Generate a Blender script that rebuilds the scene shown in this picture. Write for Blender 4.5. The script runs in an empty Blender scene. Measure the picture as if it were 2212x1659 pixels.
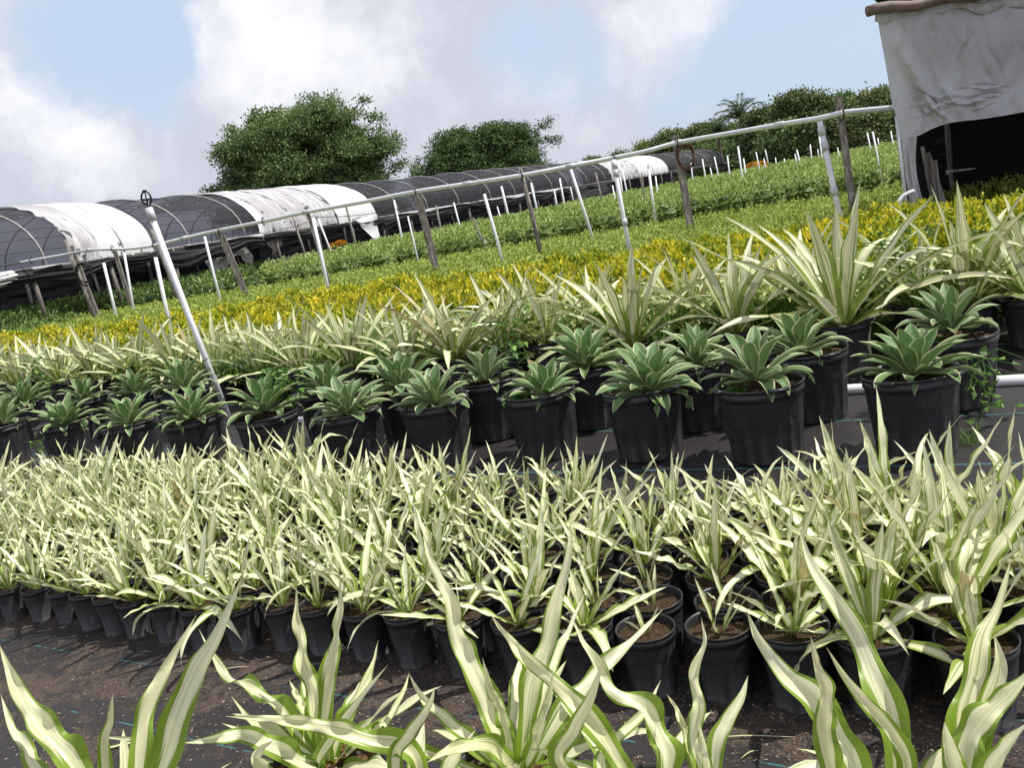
import bpy, math, random
import numpy as np
from mathutils import Vector

# ------------------------------------------------------------------ camera, world, sun, exposure
SC = bpy.context.scene
COL = SC.collection
EYE = 1.35
FPX = 1925.0                       # focal length on a 2212 px wide picture
PITCH = math.radians(11.07)
ROLL = math.radians(10.3)
cp, sp, cr, sr = math.cos(PITCH), math.sin(PITCH), math.cos(ROLL), math.sin(ROLL)
FW = np.array([0, cp, -sp]); R0 = np.array([1.0, 0, 0]); U0 = np.array([0, sp, cp])
RT = R0 * cr - U0 * sr
UP = U0 * cr + R0 * sr
EYEP = np.array([0, 0, EYE])

def ray(x, y):
    return FW + RT * (x - 1106) / FPX + UP * (829.5 - y) / FPX
def P(x, y, h):                    # where the ray meets the level plane z = h
    d = ray(x, y); t = (h - EYE) / d[2]
    return EYEP + d * t
def PD(x, y, depth):
    return EYEP + ray(x, y) * depth
def depth_of(p):
    return float(np.dot(np.asarray(p) - EYEP, FW))
def proj(p):
    v = np.asarray(p) - EYEP; z = np.dot(v, FW)
    return 1106 + FPX * np.dot(v, RT) / z, 829.5 - FPX * np.dot(v, UP) / z

from mathutils import Matrix
cam_d = bpy.data.cameras.new('camera'); cam = bpy.data.objects.new('camera', cam_d); COL.objects.link(cam)
cam_d.sensor_fit = 'HORIZONTAL'; cam_d.sensor_width = 36; cam_d.lens = 36 * FPX / 2212
cam_d.clip_start = 0.05; cam_d.clip_end = 4000
m = Matrix.Identity(4)
for i in range(3):
    m[i][0] = RT[i]; m[i][1] = UP[i]; m[i][2] = -FW[i]; m[i][3] = EYEP[i]
cam.matrix_world = m
SC.camera = cam

SUN = np.array([0.52, 0.02, 0.85]); SUN /= np.linalg.norm(SUN)
sl = bpy.data.lights.new('sun', 'SUN'); sl.energy = 4.6; sl.angle = math.radians(0.55); sl.color = (1.0, 0.965, 0.90)
so = bpy.data.objects.new('sun', sl); COL.objects.link(so)
so.rotation_euler = Vector(SUN).to_track_quat('Z', 'Y').to_euler()
so.location = (10, 0, 20)

SC.view_settings.view_transform = 'Standard'
SC.view_settings.look = 'None'
SC.view_settings.exposure = 0.12
SC.view_settings.gamma = 1

class NT:                          # small node-tree helper
    def __init__(s, tree): s.t = tree; s.t.nodes.clear()
    def n(s, typ, ins=None, **kw):
        nd = s.t.nodes.new(typ)
        for k, v in kw.items(): setattr(nd, k, v)
        if ins:
            for k, v in ins.items(): s.set(nd.inputs[k], v)
        return nd
    def set(s, sock, v):
        if isinstance(v, bpy.types.NodeSocket): s.t.links.new(v, sock)
        elif isinstance(v, bpy.types.Node): s.t.links.new(v.outputs[0], sock)
        else:
            if sock.type == 'RGBA' and hasattr(v, '__len__') and len(v) == 3: v = (*v, 1)
            sock.default_value = v
    def math(s, op, a, b=None, c=None, clamp=False):
        nd = s.t.nodes.new('ShaderNodeMath'); nd.operation = op; nd.use_clamp = clamp
        s.set(nd.inputs[0], a)
        if b is not None: s.set(nd.inputs[1], b)
        if c is not None: s.set(nd.inputs[2], c)
        return nd.outputs[0]
    def mix(s, f, a, b, blend='MIX'):
        nd = s.t.nodes.new('ShaderNodeMix'); nd.data_type = 'RGBA'; nd.blend_type = blend
        s.set(nd.inputs[0], f); s.set(nd.inputs[6], a); s.set(nd.inputs[7], b)
        return nd.outputs[2]
    def ramp(s, f, stops, interp='LINEAR'):
        nd = s.t.nodes.new('ShaderNodeValToRGB'); nd.color_ramp.interpolation = interp
        el = nd.color_ramp.elements
        while len(el) > 1: el.remove(el[-1])
        for i, (p, c) in enumerate(stops):
            e = el[0] if i == 0 else el.new(p)
            e.position = p
            e.color = (*c, 1) if hasattr(c, '__len__') else (c, c, c, 1)
        s.set(nd.inputs[0], f)
        return nd.outputs[0]
    def noise(s, vec, scale, detail=3, rough=0.55, **k):
        nd = s.n('ShaderNodeTexNoise', {'Scale': scale, 'Detail': detail, 'Roughness': rough}, **k)
        if vec is not None: s.set(nd.inputs['Vector'], vec)
        return nd.outputs['Fac']
    def sstep(s, v, lo, hi):
        nd = s.t.nodes.new('ShaderNodeMapRange'); nd.interpolation_type = 'SMOOTHSTEP'
        s.set(nd.inputs[0], v); nd.inputs[1].default_value = lo; nd.inputs[2].default_value = hi
        return nd.outputs[0]

W = bpy.data.worlds.new('World'); SC.world = W; W.use_nodes = True
w = NT(W.node_tree)
sky = w.n('ShaderNodeTexSky', sky_type='NISHITA')
sky.sun_disc = False
sky.sun_elevation = math.asin(SUN[2]); sky.sun_rotation = math.atan2(SUN[0], SUN[1])
sky.air_density = 1.3; sky.dust_density = 1.6; sky.ozone_density = 1.5
tc = w.n('ShaderNodeTexCoord')
gen = tc.outputs['Generated']
def blobs(lst):                    # soft patches of cloud or of clear sky, each round a direction
    tot = None
    for x, y, r, a in lst:
        d = ray(x, y); d = d / np.linalg.norm(d)
        dt = w.n('ShaderNodeVectorMath', operation='DISTANCE'); w.set(dt.inputs[0], warped); dt.inputs[1].default_value = tuple(d)
        q = w.math('DIVIDE', dt.outputs['Value'], r / FPX)
        e = w.math('MULTIPLY', w.math('EXPONENT', w.math('MULTIPLY', w.math('MULTIPLY', q, q), -1.0)), a)
        tot = e if tot is None else w.math('ADD', tot, e)
    return tot
nz = w.n('ShaderNodeTexNoise', {'Vector': gen, 'Scale': 7.0, 'Detail': 5, 'Roughness': 0.62})
off = w.n('ShaderNodeVectorMath', operation='MULTIPLY_ADD')
w.set(off.inputs[0], nz.outputs['Color']); off.inputs[1].default_value = (0.13, 0.13, 0.13)
w.set(off.inputs[2], gen)
sb = w.n('ShaderNodeVectorMath', operation='SUBTRACT'); w.set(sb.inputs[0], off); sb.inputs[1].default_value = (0.065, 0.065, 0.065)
warped = sb.outputs[0]
holes = blobs([(210, 40, 150, 1.0), (60, 20, 90, .35), (300, 130, 90, .7), (330, 270, 60, .45), (200, 230, 80, .35), (1130, 110, 100, .6),
               (1220, 40, 60, .45), (1240, 160, 90, .5), (1420, 150, 120, .55), (1560, 165, 120, .6), (1720, 60, 130, .85), (1790, 140, 130, .9), (1690, 200, 90, .5),
               (330, 20, 80, .9), (1850, 40, 100, .7), (2500, 60, 300, .8), (-400, 300, 300, .4)])
holes = w.math('MULTIPLY', holes, .85)
cov = w.math('SUBTRACT', w.math('ADD', 0.90, w.math('MULTIPLY', w.math('SUBTRACT', w.noise(warped, 8.0, 9, 0.62), 0.5), 1.7)), holes)
cov = w.sstep(cov, -.05, 0.72)
cov = w.math('MULTIPLY', cov, 0.97)
brt = blobs([(520, 60, 130, .8), (700, 130, 150, .75), (400, 110, 60, .8), (60, 200, 120, .9), (190, 340, 80, .85), (260, 400, 50, .35), (640, 20, 120, .5),
             (1400, 60, 110, .6), (1500, 30, 100, .4), (1110, 190, 55, .5), (1190, 175, 40, .5), (1530, 205, 38, .8), (60, 30, 80, .3), (930, 235, 70, .25),
             (345, 235, 30, .6), (1660, 10, 90, .5), (1850, 190, 60, .4), (880, 60, 120, .3)])
brt = w.math('ADD', w.math('MULTIPLY', brt, .8), w.math('MULTIPLY', w.math('SUBTRACT', w.noise(warped, 11.0, 8, 0.58), 0.49), 2.2))
brt = w.sstep(brt, -.05, 1.25)
cloud = w.mix(brt, (4.75, 4.9, 5.65), (7.6, 7.6, 7.9))
skyc = w.mix(0.88, sky.outputs[0], (4.3, 5.25, 6.7))
colr = w.mix(cov, skyc, cloud)
bg = w.n('ShaderNodeBackground', {'Color': colr, 'Strength': 0.125})
w.n('ShaderNodeOutputWorld', {'Surface': bg})

# ------------------------------------------------------------------ helpers
rng = np.random.default_rng(7)
random.seed(7)
PI = math.pi

def tag(o, label=None, cat=None, group=None, kind=None):
    if label: o['label'] = label
    if cat: o['category'] = cat
    if group: o['group'] = group
    if kind: o['kind'] = kind
    return o
def empty(name, loc, rz=0, label=None, cat=None, group=None):
    o = bpy.data.objects.new(name, None); COL.objects.link(o); o.location = tuple(loc); o.rotation_euler = (0, 0, rz)
    o.empty_display_size = 0.1
    return tag(o, label, cat, group)
def link_mesh(name, me, parent=None, loc=None):
    o = bpy.data.objects.new(name, me); COL.objects.link(o)
    if parent is not None: o.parent = parent
    if loc is not None: o.location = tuple(loc)
    return o

class MB:
    """collects geometry for ONE mesh"""
    def __init__(s): s.v = []; s.f = []; s.a = []; s.n = 0
    def add(s, v, f, a=None):
        v = np.asarray(v, float)
        s.v.append(v); s.a.append(np.zeros((len(v), 3)) if a is None else np.asarray(a, float))
        s.f.extend([tuple(int(i) + s.n for i in q) for q in f]); s.n += len(v)
    def box(s, c, size, rz=0):
        c = np.asarray(c, float); h = np.asarray(size, float) / 2
        q = np.array([[x, y, z] for x in (-1, 1) for y in (-1, 1) for z in (-1, 1)]) * h
        cz, sz = math.cos(rz), math.sin(rz)
        q = np.stack([q[:, 0] * cz - q[:, 1] * sz, q[:, 0] * sz + q[:, 1] * cz, q[:, 2]], 1) + c
        s.add(q, [(0, 1, 3, 2), (4, 6, 7, 5), (0, 4, 5, 1), (2, 3, 7, 6), (0, 2, 6, 4), (1, 5, 7, 3)])
    def beam(s, a, b, wx, wy, up=(0, 0, 1)):
        a = np.asarray(a, float); b = np.asarray(b, float); t = b - a; t /= np.linalg.norm(t)
        u = np.asarray(up, float)
        if abs(np.dot(u, t)) > 0.9: u = np.array([0, 1.0, 0])
        x = np.cross(t, u); x /= np.linalg.norm(x); y = np.cross(x, t)
        q = [e + x * sx * wx / 2 + y * sy * wy / 2 for e in (a, b) for sx, sy in ((-1, -1), (1, -1), (1, 1), (-1, 1))]
        s.add(q, [(0, 3, 2, 1), (4, 5, 6, 7), (0, 1, 5, 4), (1, 2, 6, 5), (2, 3, 7, 6), (3, 0, 4, 7)])
    def tube(s, pts, r, n=8, cap=True):
        pts = [np.asarray(p, float) for p in pts]
        rs = r if hasattr(r, '__len__') else [r] * len(pts)
        vs = []; prev = None
        for i, p in enumerate(pts):
            t = pts[min(i + 1, len(pts) - 1)] - pts[max(i - 1, 0)]; t = t / (np.linalg.norm(t) + 1e-9)
            if prev is None:
                u = np.array([0, 0, 1.0]) if abs(t[2]) < .9 else np.array([0, 1.0, 0])
                x = np.cross(t, u)
            else: x = prev - t * np.dot(prev, t)
            x /= np.linalg.norm(x); prev = x; y = np.cross(t, x)
            for k in range(n):
                an = 2 * PI * k / n
                vs.append(p + (x * math.cos(an) + y * math.sin(an)) * rs[i])
        f = []
        for i in range(len(pts) - 1):
            for k in range(n):
                k2 = (k + 1) % n
                f.append((i * n + k, i * n + k2, (i + 1) * n + k2, (i + 1) * n + k))
        if cap:
            f.append(tuple(range(n))[::-1]); f.append(tuple(range((len(pts) - 1) * n, len(pts) * n)))
        s.add(vs, f)
    def lathe(s, prof, n=32, mod=None, cap=False):
        vs = []
        for i, (r, z) in enumerate(prof):
            for k in range(n):
                an = 2 * PI * k / n
                rr = r + (mod(i, an) if mod else 0)
                vs.append((rr * math.cos(an), rr * math.sin(an), z))
        f = [(i * n + k, i * n + (k + 1) % n, (i + 1) * n + (k + 1) % n, (i + 1) * n + k) for i in range(len(prof) - 1) for k in range(n)]
        if cap: f.append(tuple(range((len(prof) - 1) * n, len(prof) * n)))
        s.add(vs, f)
    def grid(s, g, attr=None):
        g = np.asarray(g, float); a, b = g.shape[:2]
        f = [(i * b + j, i * b + j + 1, (i + 1) * b + j + 1, (i + 1) * b + j) for i in range(a - 1) for j in range(b - 1)]
        s.add(g.reshape(-1, 3), f, None if attr is None else np.asarray(attr).reshape(-1, 3))
    def mesh(s, name, mat, smooth=True):
        me = bpy.data.meshes.new(name)
        V = np.concatenate(s.v)
        me.from_pydata(V.tolist(), [], s.f)
        at = me.attributes.new('lf', 'FLOAT_VECTOR', 'POINT'); at.data.foreach_set('vector', np.concatenate(s.a).ravel())
        me.materials.append(mat)
        me.polygons.foreach_set('use_smooth', [smooth] * len(me.polygons))
        me.update()
        return me
    def build(s, name, mat, parent=None, loc=None, smooth=True):
        return link_mesh(name, s.mesh(name, mat, smooth), parent, loc)

def fast_mesh(name, V, F, A, mat, smooth=False):   # V (n,3), F (m,k) equal sized faces
    me = bpy.data.meshes.new(name)
    k = F.shape[1]
    me.vertices.add(len(V)); me.vertices.foreach_set('co', V.astype(np.float32).ravel())
    me.loops.add(F.size); me.loops.foreach_set('vertex_index', F.astype(np.int32).ravel())
    me.polygons.add(len(F)); me.polygons.foreach_set('loop_start', np.arange(0, F.size, k, dtype=np.int32))
    me.polygons.foreach_set('loop_total', np.full(len(F), k, dtype=np.int32))
    me.polygons.foreach_set('use_smooth', np.full(len(F), smooth))
    me.update(calc_edges=True)
    at = me.attributes.new('lf', 'FLOAT_VECTOR', 'POINT'); at.data.foreach_set('vector', A.astype(np.float32).ravel())
    me.materials.append(mat)
    return me
def norm(v): return v / (np.linalg.norm(v, axis=-1, keepdims=True) + 1e-9)

def leaf_cloud(pos, dr, L, Wd, rnd, fold=0.25, droop=0.15, shape=0.55, third=None):
    """many small folded leaves: pos (n,3) base points, dr (n,3) directions"""
    n = len(pos); dr = norm(dr)
    up = np.tile([0, 0, 1.0], (n, 1)) + rng.normal(0, .45, (n, 3))
    s = norm(np.cross(dr, up)); nn = np.cross(s, dr)
    L = np.broadcast_to(L, (n,))[:, None]; Wd = np.broadcast_to(Wd, (n,))[:, None]
    mid = pos + dr * L * shape
    b = pos; t = pos + dr * L - nn * L * droop
    l = mid + s * Wd / 2 + nn * Wd * fold; r = mid - s * Wd / 2 + nn * Wd * fold
    c = mid
    V = np.stack([b, l, t, r, c], 1).reshape(-1, 3)
    i = np.arange(n)[:, None] * 5
    F = np.concatenate([i + np.array([[0, 4, 1]]), i + np.array([[1, 4, 2]]), i + np.array([[0, 3, 4]]), i + np.array([[4, 3, 2]])])
    A = np.zeros((n, 5, 3)); A[:, :, 0] = rnd[:, None]; A[:, :, 1] = np.array([0, .55, 1, .55, .5]); A[:, :, 2] = (0 if third is None else third[:, None])
    return V, F, A.reshape(-1, 3)
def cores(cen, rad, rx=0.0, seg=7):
    """added domes blocking light inside each mound, darkest leaf tone painted in as inner shade"""
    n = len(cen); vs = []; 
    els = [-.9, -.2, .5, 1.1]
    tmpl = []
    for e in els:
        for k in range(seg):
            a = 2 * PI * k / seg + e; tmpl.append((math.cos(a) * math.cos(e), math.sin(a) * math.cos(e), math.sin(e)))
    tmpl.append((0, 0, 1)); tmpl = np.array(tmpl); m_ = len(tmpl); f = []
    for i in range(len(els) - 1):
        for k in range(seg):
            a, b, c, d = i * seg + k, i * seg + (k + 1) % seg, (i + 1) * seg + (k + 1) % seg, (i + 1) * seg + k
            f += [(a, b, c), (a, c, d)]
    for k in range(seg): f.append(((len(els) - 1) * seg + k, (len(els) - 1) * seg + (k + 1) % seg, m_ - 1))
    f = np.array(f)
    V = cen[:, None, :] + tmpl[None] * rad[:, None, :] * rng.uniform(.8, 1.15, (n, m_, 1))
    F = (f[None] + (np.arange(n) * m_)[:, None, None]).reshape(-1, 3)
    A = np.zeros((n * m_, 3)); A[:, 2] = -.25  # shade between the leaves painted as the darkest tone
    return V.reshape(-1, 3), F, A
def join_clouds(cs):
    V = []; F = []; A = []; o = 0
    for v, f, a in cs:
        V.append(v); F.append(f + o); A.append(a); o += len(v)
    return np.concatenate(V), np.concatenate(F), np.concatenate(A)

def ribbon(pts, prof, width, mb, nu=6, ref=None, fold=0.18, wave=0.0, wf=4.0, twist=0.0, rnd=None, extra=0.0, ph=None, exa=.16):
    """a long leaf along pts: prof(t) 0..1 width profile"""
    pts = np.asarray(pts, float); n = len(pts)
    T = norm(np.gradient(pts, axis=0))
    if ref is None: ref = np.array([0, 0, 1.0])
    S = norm(np.cross(T, ref)); N = np.cross(S, T)
    t = np.linspace(0, 1, n)
    tw = twist * t
    S2 = S * np.cos(tw)[:, None] + N * np.sin(tw)[:, None]; N2 = N * np.cos(tw)[:, None] - S * np.sin(tw)[:, None]
    u = np.linspace(-1, 1, nu + 1)
    wd = np.array([prof(x) for x in t]) * width / 2
    p1, p2 = (random.uniform(0, 6.28), random.uniform(0, 6.28)) if ph is None else ph
    sc = random.uniform(.85, 1.2)
    wl = np.sin(t * wf * 6.28 * sc + p1 + .6 * np.sin(t * 9 + p2)) ; wr = np.sin(t * wf * 6.28 * sc * 1.1 + p2 + .6 * np.sin(t * 8 + p1))
    env = np.sin(np.clip(t * 1.1, 0, 1) * PI) ** .6
    g = np.zeros((n, nu + 1, 3)); A = np.zeros((n, nu + 1, 3))
    for j, uu in enumerate(u):
        wv = (wl if uu < 0 else wr) * env * wave * width * abs(uu) ** 1.8
        ex = 1 + (exa * (wl if uu < 0 else wr) * env * (1 if wave > 0 else 0))
        g[:, j] = pts + S2 * (uu * wd * ex)[:, None] + N2 * (fold * abs(uu) ** 1.3 * wd * 1.6 + wv)[:, None]
        A[:, j, 0] = uu; A[:, j, 1] = t; A[:, j, 2] = random.random() if rnd is None else rnd
    A[:, :, 2] = A[0, 0, 2]
    mb.grid(g, A)

def catmull(pts, n):
    pts = [np.asarray(p, float) for p in pts]
    pts = [2 * pts[0] - pts[1]] + pts + [2 * pts[-1] - pts[-2]]
    out = []
    m_ = len(pts) - 3
    for k in range(n):
        g = k / (n - 1) * m_; i = min(int(g), m_ - 1); t = g - i
        p0, p1, p2, p3 = pts[i:i + 4]
        out.append(.5 * ((2 * p1) + (-p0 + p2) * t + (2 * p0 - 5 * p1 + 4 * p2 - p3) * t * t + (-p0 + 3 * p1 - 3 * p2 + p3) * t ** 3))
    return np.array(out)

# ------------------------------------------------------------------ materials
def material(name):
    m_ = bpy.data.materials.new(name); m_.use_nodes = True
    return m_, NT(m_.node_tree)
def principled(t, color, rough=0.6, bump=None, bstr=0.3, bdist=0.01, spec=0.5, **kw):
    ins = {'Base Color': color, 'Roughness': rough, 'Specular IOR Level': spec}
    ins.update(kw)
    b = t.n('ShaderNodeBsdfPrincipled', ins)
    if bump is not None:
        bp = t.n('ShaderNodeBump', {'Height': bump, 'Strength': bstr, 'Distance': bdist})
        t.set(b.inputs['Normal'], bp.outputs[0])
    return b
def out(t, sh): t.n('ShaderNodeOutputMaterial', {'Surface': sh})

def leafy(t, color, rough, trans, spec=0.4, tcol=None):
    b = principled(t, color, rough, spec=spec)
    tr = t.n('ShaderNodeBsdfTranslucent', {'Color': tcol if tcol is not None else color})
    mx = t.n('ShaderNodeMixShader', {0: trans, 1: b, 2: tr})
    out(t, mx)

def striped_mat(name, cream, green, margin, green2, thin, trans=.3):
    """long leaf: cream blade, green margin and lengthwise streaks; lf = (u across, v along, leaf random)"""
    m_, t = material(name)
    at = t.n('ShaderNodeAttribute', attribute_name='lf', attribute_type='GEOMETRY')
    s = t.n('ShaderNodeSeparateXYZ', {0: at.outputs['Vector']})
    u, v, r = s.outputs
    oi = t.n('ShaderNodeObjectInfo').outputs['Random']
    rr = t.math('ADD', t.math('MULTIPLY', r, 37.0), t.math('MULTIPLY', oi, 11.0))
    cx = t.n('ShaderNodeCombineXYZ', {0: t.math('MULTIPLY', u, 3.2), 1: t.math('MULTIPLY', v, .55), 2: rr})
    n1 = t.noise(cx, 1.0, 2, .5)
    cx2 = t.n('ShaderNodeCombineXYZ', {0: t.math('MULTIPLY', u, 5.5), 1: t.math('MULTIPLY', v, .5), 2: t.math('ADD', rr, 5.0)})
    n2 = t.noise(cx2, 1.0, 1, .5)
    au = t.math('ABSOLUTE', u)
    rnd = t.math('FRACT', t.math('MULTIPLY', rr, 1.618))
    thr = t.math('SUBTRACT', 1.0 - margin, t.math('MULTIPLY', t.math('SUBTRACT', n1, .5), 1.0))
    thr = t.math('SUBTRACT', thr, t.math('MULTIPLY', t.sstep(v, .5, .0), .22))
    thr = t.math('ADD', thr, t.math('SUBTRACT', t.math('MULTIPLY', t.sstep(v, .25, .9), .40), .06))          # margins fade out to the tip
    mg = t.sstep(t.math('SUBTRACT', au, thr), -.03, .06)
    st = t.sstep(n2, 1 - thin, 1 - thin + .12)
    st = t.math('MULTIPLY', st, t.math('ADD', .25, t.math('MULTIPLY', rnd, .6)))
    ncream = t.mix(t.sstep(n1, .35, .65), cream, tuple(min(1, c * 1.25 + .03) for c in cream))
    warm = t.mix(t.math('MULTIPLY', rnd, .5), ncream, tuple(c * k for c, k in zip(cream, (1.05, .97, .72))))
    c = t.mix(st, warm, green2)
    c = t.mix(t.math('MULTIPLY', mg, .95), c, green)
    tip = t.sstep(v, .93, 1.0)
    c = t.mix(t.math('MULTIPLY', tip, .5), c, (.32, .22, .06))
    base = t.sstep(v, .25, .0)
    c = t.mix(t.math('MULTIPLY', base, .6), c, green)
    dead = t.math('GREATER_THAN', t.math('FRACT', t.math('MULTIPLY', rr, 7.13)), .992)
    c = t.mix(t.math('MULTIPLY', dead, .8), c, (.42, .33, .14))
    vx = t.n('ShaderNodeCombineXYZ', {0: t.math('MULTIPLY', u, 24.0), 1: t.math('MULTIPLY', v, .8), 2: rr})
    c = t.mix(t.math('MULTIPLY', t.sstep(t.noise(vx, 1.0, 2, .6), .5, .75), .28), c, green2)
    bx = t.n('ShaderNodeCombineXYZ', {0: t.math('MULTIPLY', u, 1.2), 1: t.math('MULTIPLY', v, 5.0), 2: t.math('ADD', rr, 9.0)})
    c = t.mix(t.math('MULTIPLY', t.sstep(t.noise(bx, 1.6, 4, .6), .60, .75), .25), c, (.45, .38, .16))
    cs = t.n('ShaderNodeCombineXYZ', {0: t.math('MULTIPLY', u, 1.0), 1: t.math('MULTIPLY', v, 9.0), 2: rr})
    sp_ = t.sstep(t.noise(cs, 7.0, 2, .5), .77, .80)
    c = t.mix(t.math('MULTIPLY', sp_, .6), c, (.10, .07, .03))
    b = principled(t, c, .42, bump=t.math('SINE', t.math('MULTIPLY', u, 22.0)), bstr=.10, bdist=.001, spec=.45)
    tr = t.n('ShaderNodeBsdfTranslucent', {'Color': c})
    out(t, t.n('ShaderNodeMixShader', {0: trans, 1: b, 2: tr}))
    return m_
M = {}
M['fore_leaf'] = striped_mat('striped_leaf_broad', (.80, .79, .54), (.20, .33, .015), .42, (.30, .40, .08), .44, .34)
M['bed_leaf'] = striped_mat('striped_leaf_narrow', (.83, .83, .57), (.25, .35, .04), .40, (.20, .27, .07), .50, .24)
M['tall_leaf'] = striped_mat('striped_leaf_tall', (.68, .68, .46), (.22, .31, .04), .42, (.18, .24, .08), .54, .2)

def agave_mat():
    m_, t = material('soft_agave_leaf')
    at = t.n('ShaderNodeAttribute', attribute_name='lf', attribute_type='GEOMETRY')
    s = t.n('ShaderNodeSeparateXYZ', {0: at.outputs['Vector']}); u, v, r = s.outputs
    au = t.math('ABSOLUTE', u)
    n1 = t.noise(t.n('ShaderNodeCombineXYZ', {0: t.math('MULTIPLY', u, 2), 1: t.math('MULTIPLY', v, 1.2), 2: t.math('MULTIPLY', r, 20)}), 1.5, 3)
    c = t.mix(n1, (.085, .185, .045), (.17, .28, .10))
    c = t.mix(t.math('MULTIPLY', t.sstep(v, .45, .0), .75), c, (.42, .50, .24))
    mid = t.math('MULTIPLY', t.sstep(au, .14, .0), t.sstep(v, .75, .1))
    c = t.mix(t.math('MULTIPLY', mid, .35), c, (.42, .50, .26))
    oi = t.n('ShaderNodeObjectInfo').outputs['Random']
    c = t.mix(t.math('MULTIPLY', oi, .45), c, (.17, .24, .13))
    dust = t.noise(t.n('ShaderNodeCombineXYZ', {0: u, 1: t.math('MULTIPLY', v, 4), 2: t.math('MULTIPLY', r, 31)}), 3.0, 5, .7)
    c = t.mix(t.math('MULTIPLY', t.sstep(dust, .55, .75), .4), c, (.30, .32, .20))
    c = t.mix(t.math('MULTIPLY', t.math('GREATER_THAN', t.math('FRACT', t.math('MULTIPLY', r, 17.3)), .9), t.sstep(v, .8, .95)), c, (.28, .20, .09))
    mg = t.sstep(au, .76, .88)
    c = t.mix(t.math('MULTIPLY', mg, .9), c, (.60, .62, .36))
    leafy(t, c, .5, .16, .35)
    return m_
M['agave'] = agave_mat()

def shrub_mat(name, c1, c2, c3, p1=.45, p2=.75, trans=.3, rough=.5, patch=None, spec=.4):
    """small leaves: three tones picked per leaf, lf = (leaf random, along, tone shift)"""
    m_, t = material(name)
    at = t.n('ShaderNodeAttribute', attribute_name='lf', attribute_type='GEOMETRY')
    s = t.n('ShaderNodeSeparateXYZ', {0: at.outputs['Vector']}); r, v, h = s.outputs
    oi = t.n('ShaderNodeObjectInfo').outputs['Random']
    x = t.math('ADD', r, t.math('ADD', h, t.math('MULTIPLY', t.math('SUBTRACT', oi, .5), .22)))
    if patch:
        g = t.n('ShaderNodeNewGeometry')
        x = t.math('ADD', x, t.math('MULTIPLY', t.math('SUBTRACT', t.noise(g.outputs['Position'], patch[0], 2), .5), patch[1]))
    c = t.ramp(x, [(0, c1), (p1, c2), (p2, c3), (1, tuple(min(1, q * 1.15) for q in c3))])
    leafy(t, c, rough, trans, spec)
    return m_
M['croton'] = shrub_mat('croton_leaf', (.09, .16, .014), (.32, .40, .025), (.74, .64, .04), .40, .84, trans=.24, patch=(1.3, .55))
M['schefflera'] = shrub_mat('umbrella_leaf', (.10, .19, .03), (.30, .40, .08), (.66, .66, .30), .40, .80)
M['low_green'] = shrub_mat('low_green_leaf', (.17, .25, .035), (.33, .43, .065), (.54, .62, .16), .32, .80, patch=(.9, .35), trans=.25)
M['hedge'] = shrub_mat('tall_green_leaf', (.11, .18, .035), (.26, .38, .07), (.48, .58, .20), .28, .80, patch=(.7, .35), trans=.25)
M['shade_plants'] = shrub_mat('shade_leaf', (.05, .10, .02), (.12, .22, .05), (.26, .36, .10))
M['tree_a'] = shrub_mat('tree_leaf_warm', (.070, .125, .048), (.14, .22, .085), (.27, .35, .145), patch=(.35, .5), trans=.18, rough=.7, spec=.12)
M['tree_b'] = shrub_mat('tree_leaf_deep', (.055, .105, .045), (.115, .185, .072), (.22, .30, .12), patch=(.35, .45), trans=.18, rough=.7, spec=.12)
M['tree_c'] = shrub_mat('tree_leaf_waxy', (.055, .09, .036), (.13, .175, .065), (.29, .33, .14), patch=(.4, .5), trans=.14, rough=.6, spec=.2)
M['tree_y'] = shrub_mat('tree_leaf_fresh', (.08, .13, .02), (.20, .28, .05), (.38, .44, .12))
M['weed'] = shrub_mat('weed_leaf', (.05, .14, .02), (.10, .24, .03), (.20, .36, .07))
M['orange_leaf'] = shrub_mat('orange_leaf', (.30, .12, .01), (.55, .22, .01), (.75, .38, .03))

def simple(name, col, rough=.6, nscale=8, namp=.25, bstr=.0, spec=.5, col2=None, **kw):
    m_, t = material(name)
    g = t.n('ShaderNodeTexCoord').outputs['Object']
    n_ = t.noise(g, nscale, 5, .6)
    c2 = col2 or tuple(c * (1 - namp) for c in col)
    c = t.mix(t.sstep(n_, .35, .7), col, c2)
    b = principled(t, c, rough, bump=n_ if bstr else None, bstr=bstr, spec=spec, **kw)
    out(t, b)
    return m_
def pot_mat():
    m_, t = material('black_pot_plastic')
    g = t.n('ShaderNodeTexCoord').outputs['Object']
    oi = t.n('ShaderNodeObjectInfo').outputs['Random']
    v = t.n('ShaderNodeVectorMath', {0: g}, operation='ADD'); t.set(v.inputs[1], t.n('ShaderNodeCombineXYZ', {0: t.math('MULTIPLY', oi, 40)}))
    n_ = t.noise(v, 14, 6, .7)
    n2 = t.noise(v, 120, 3, .6)
    z = t.n('ShaderNodeSeparateXYZ', {0: g}).outputs[2]
    low = t.sstep(z, .16, .0)
    d = t.math('ADD', t.math('MULTIPLY', t.sstep(n_, .5, .8), .45), t.math('MULTIPLY', t.math('MULTIPLY', low, n_), .5))
    c = t.mix(d, (.028, .028, .031), (.14, .125, .118))
    b = principled(t, c, t.math('ADD', .30, t.math('MULTIPLY', n_, .25)), bump=n2, bstr=.05, bdist=.002, spec=.5)
    out(t, b)
    return m_
M['pot'] = pot_mat()
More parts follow.
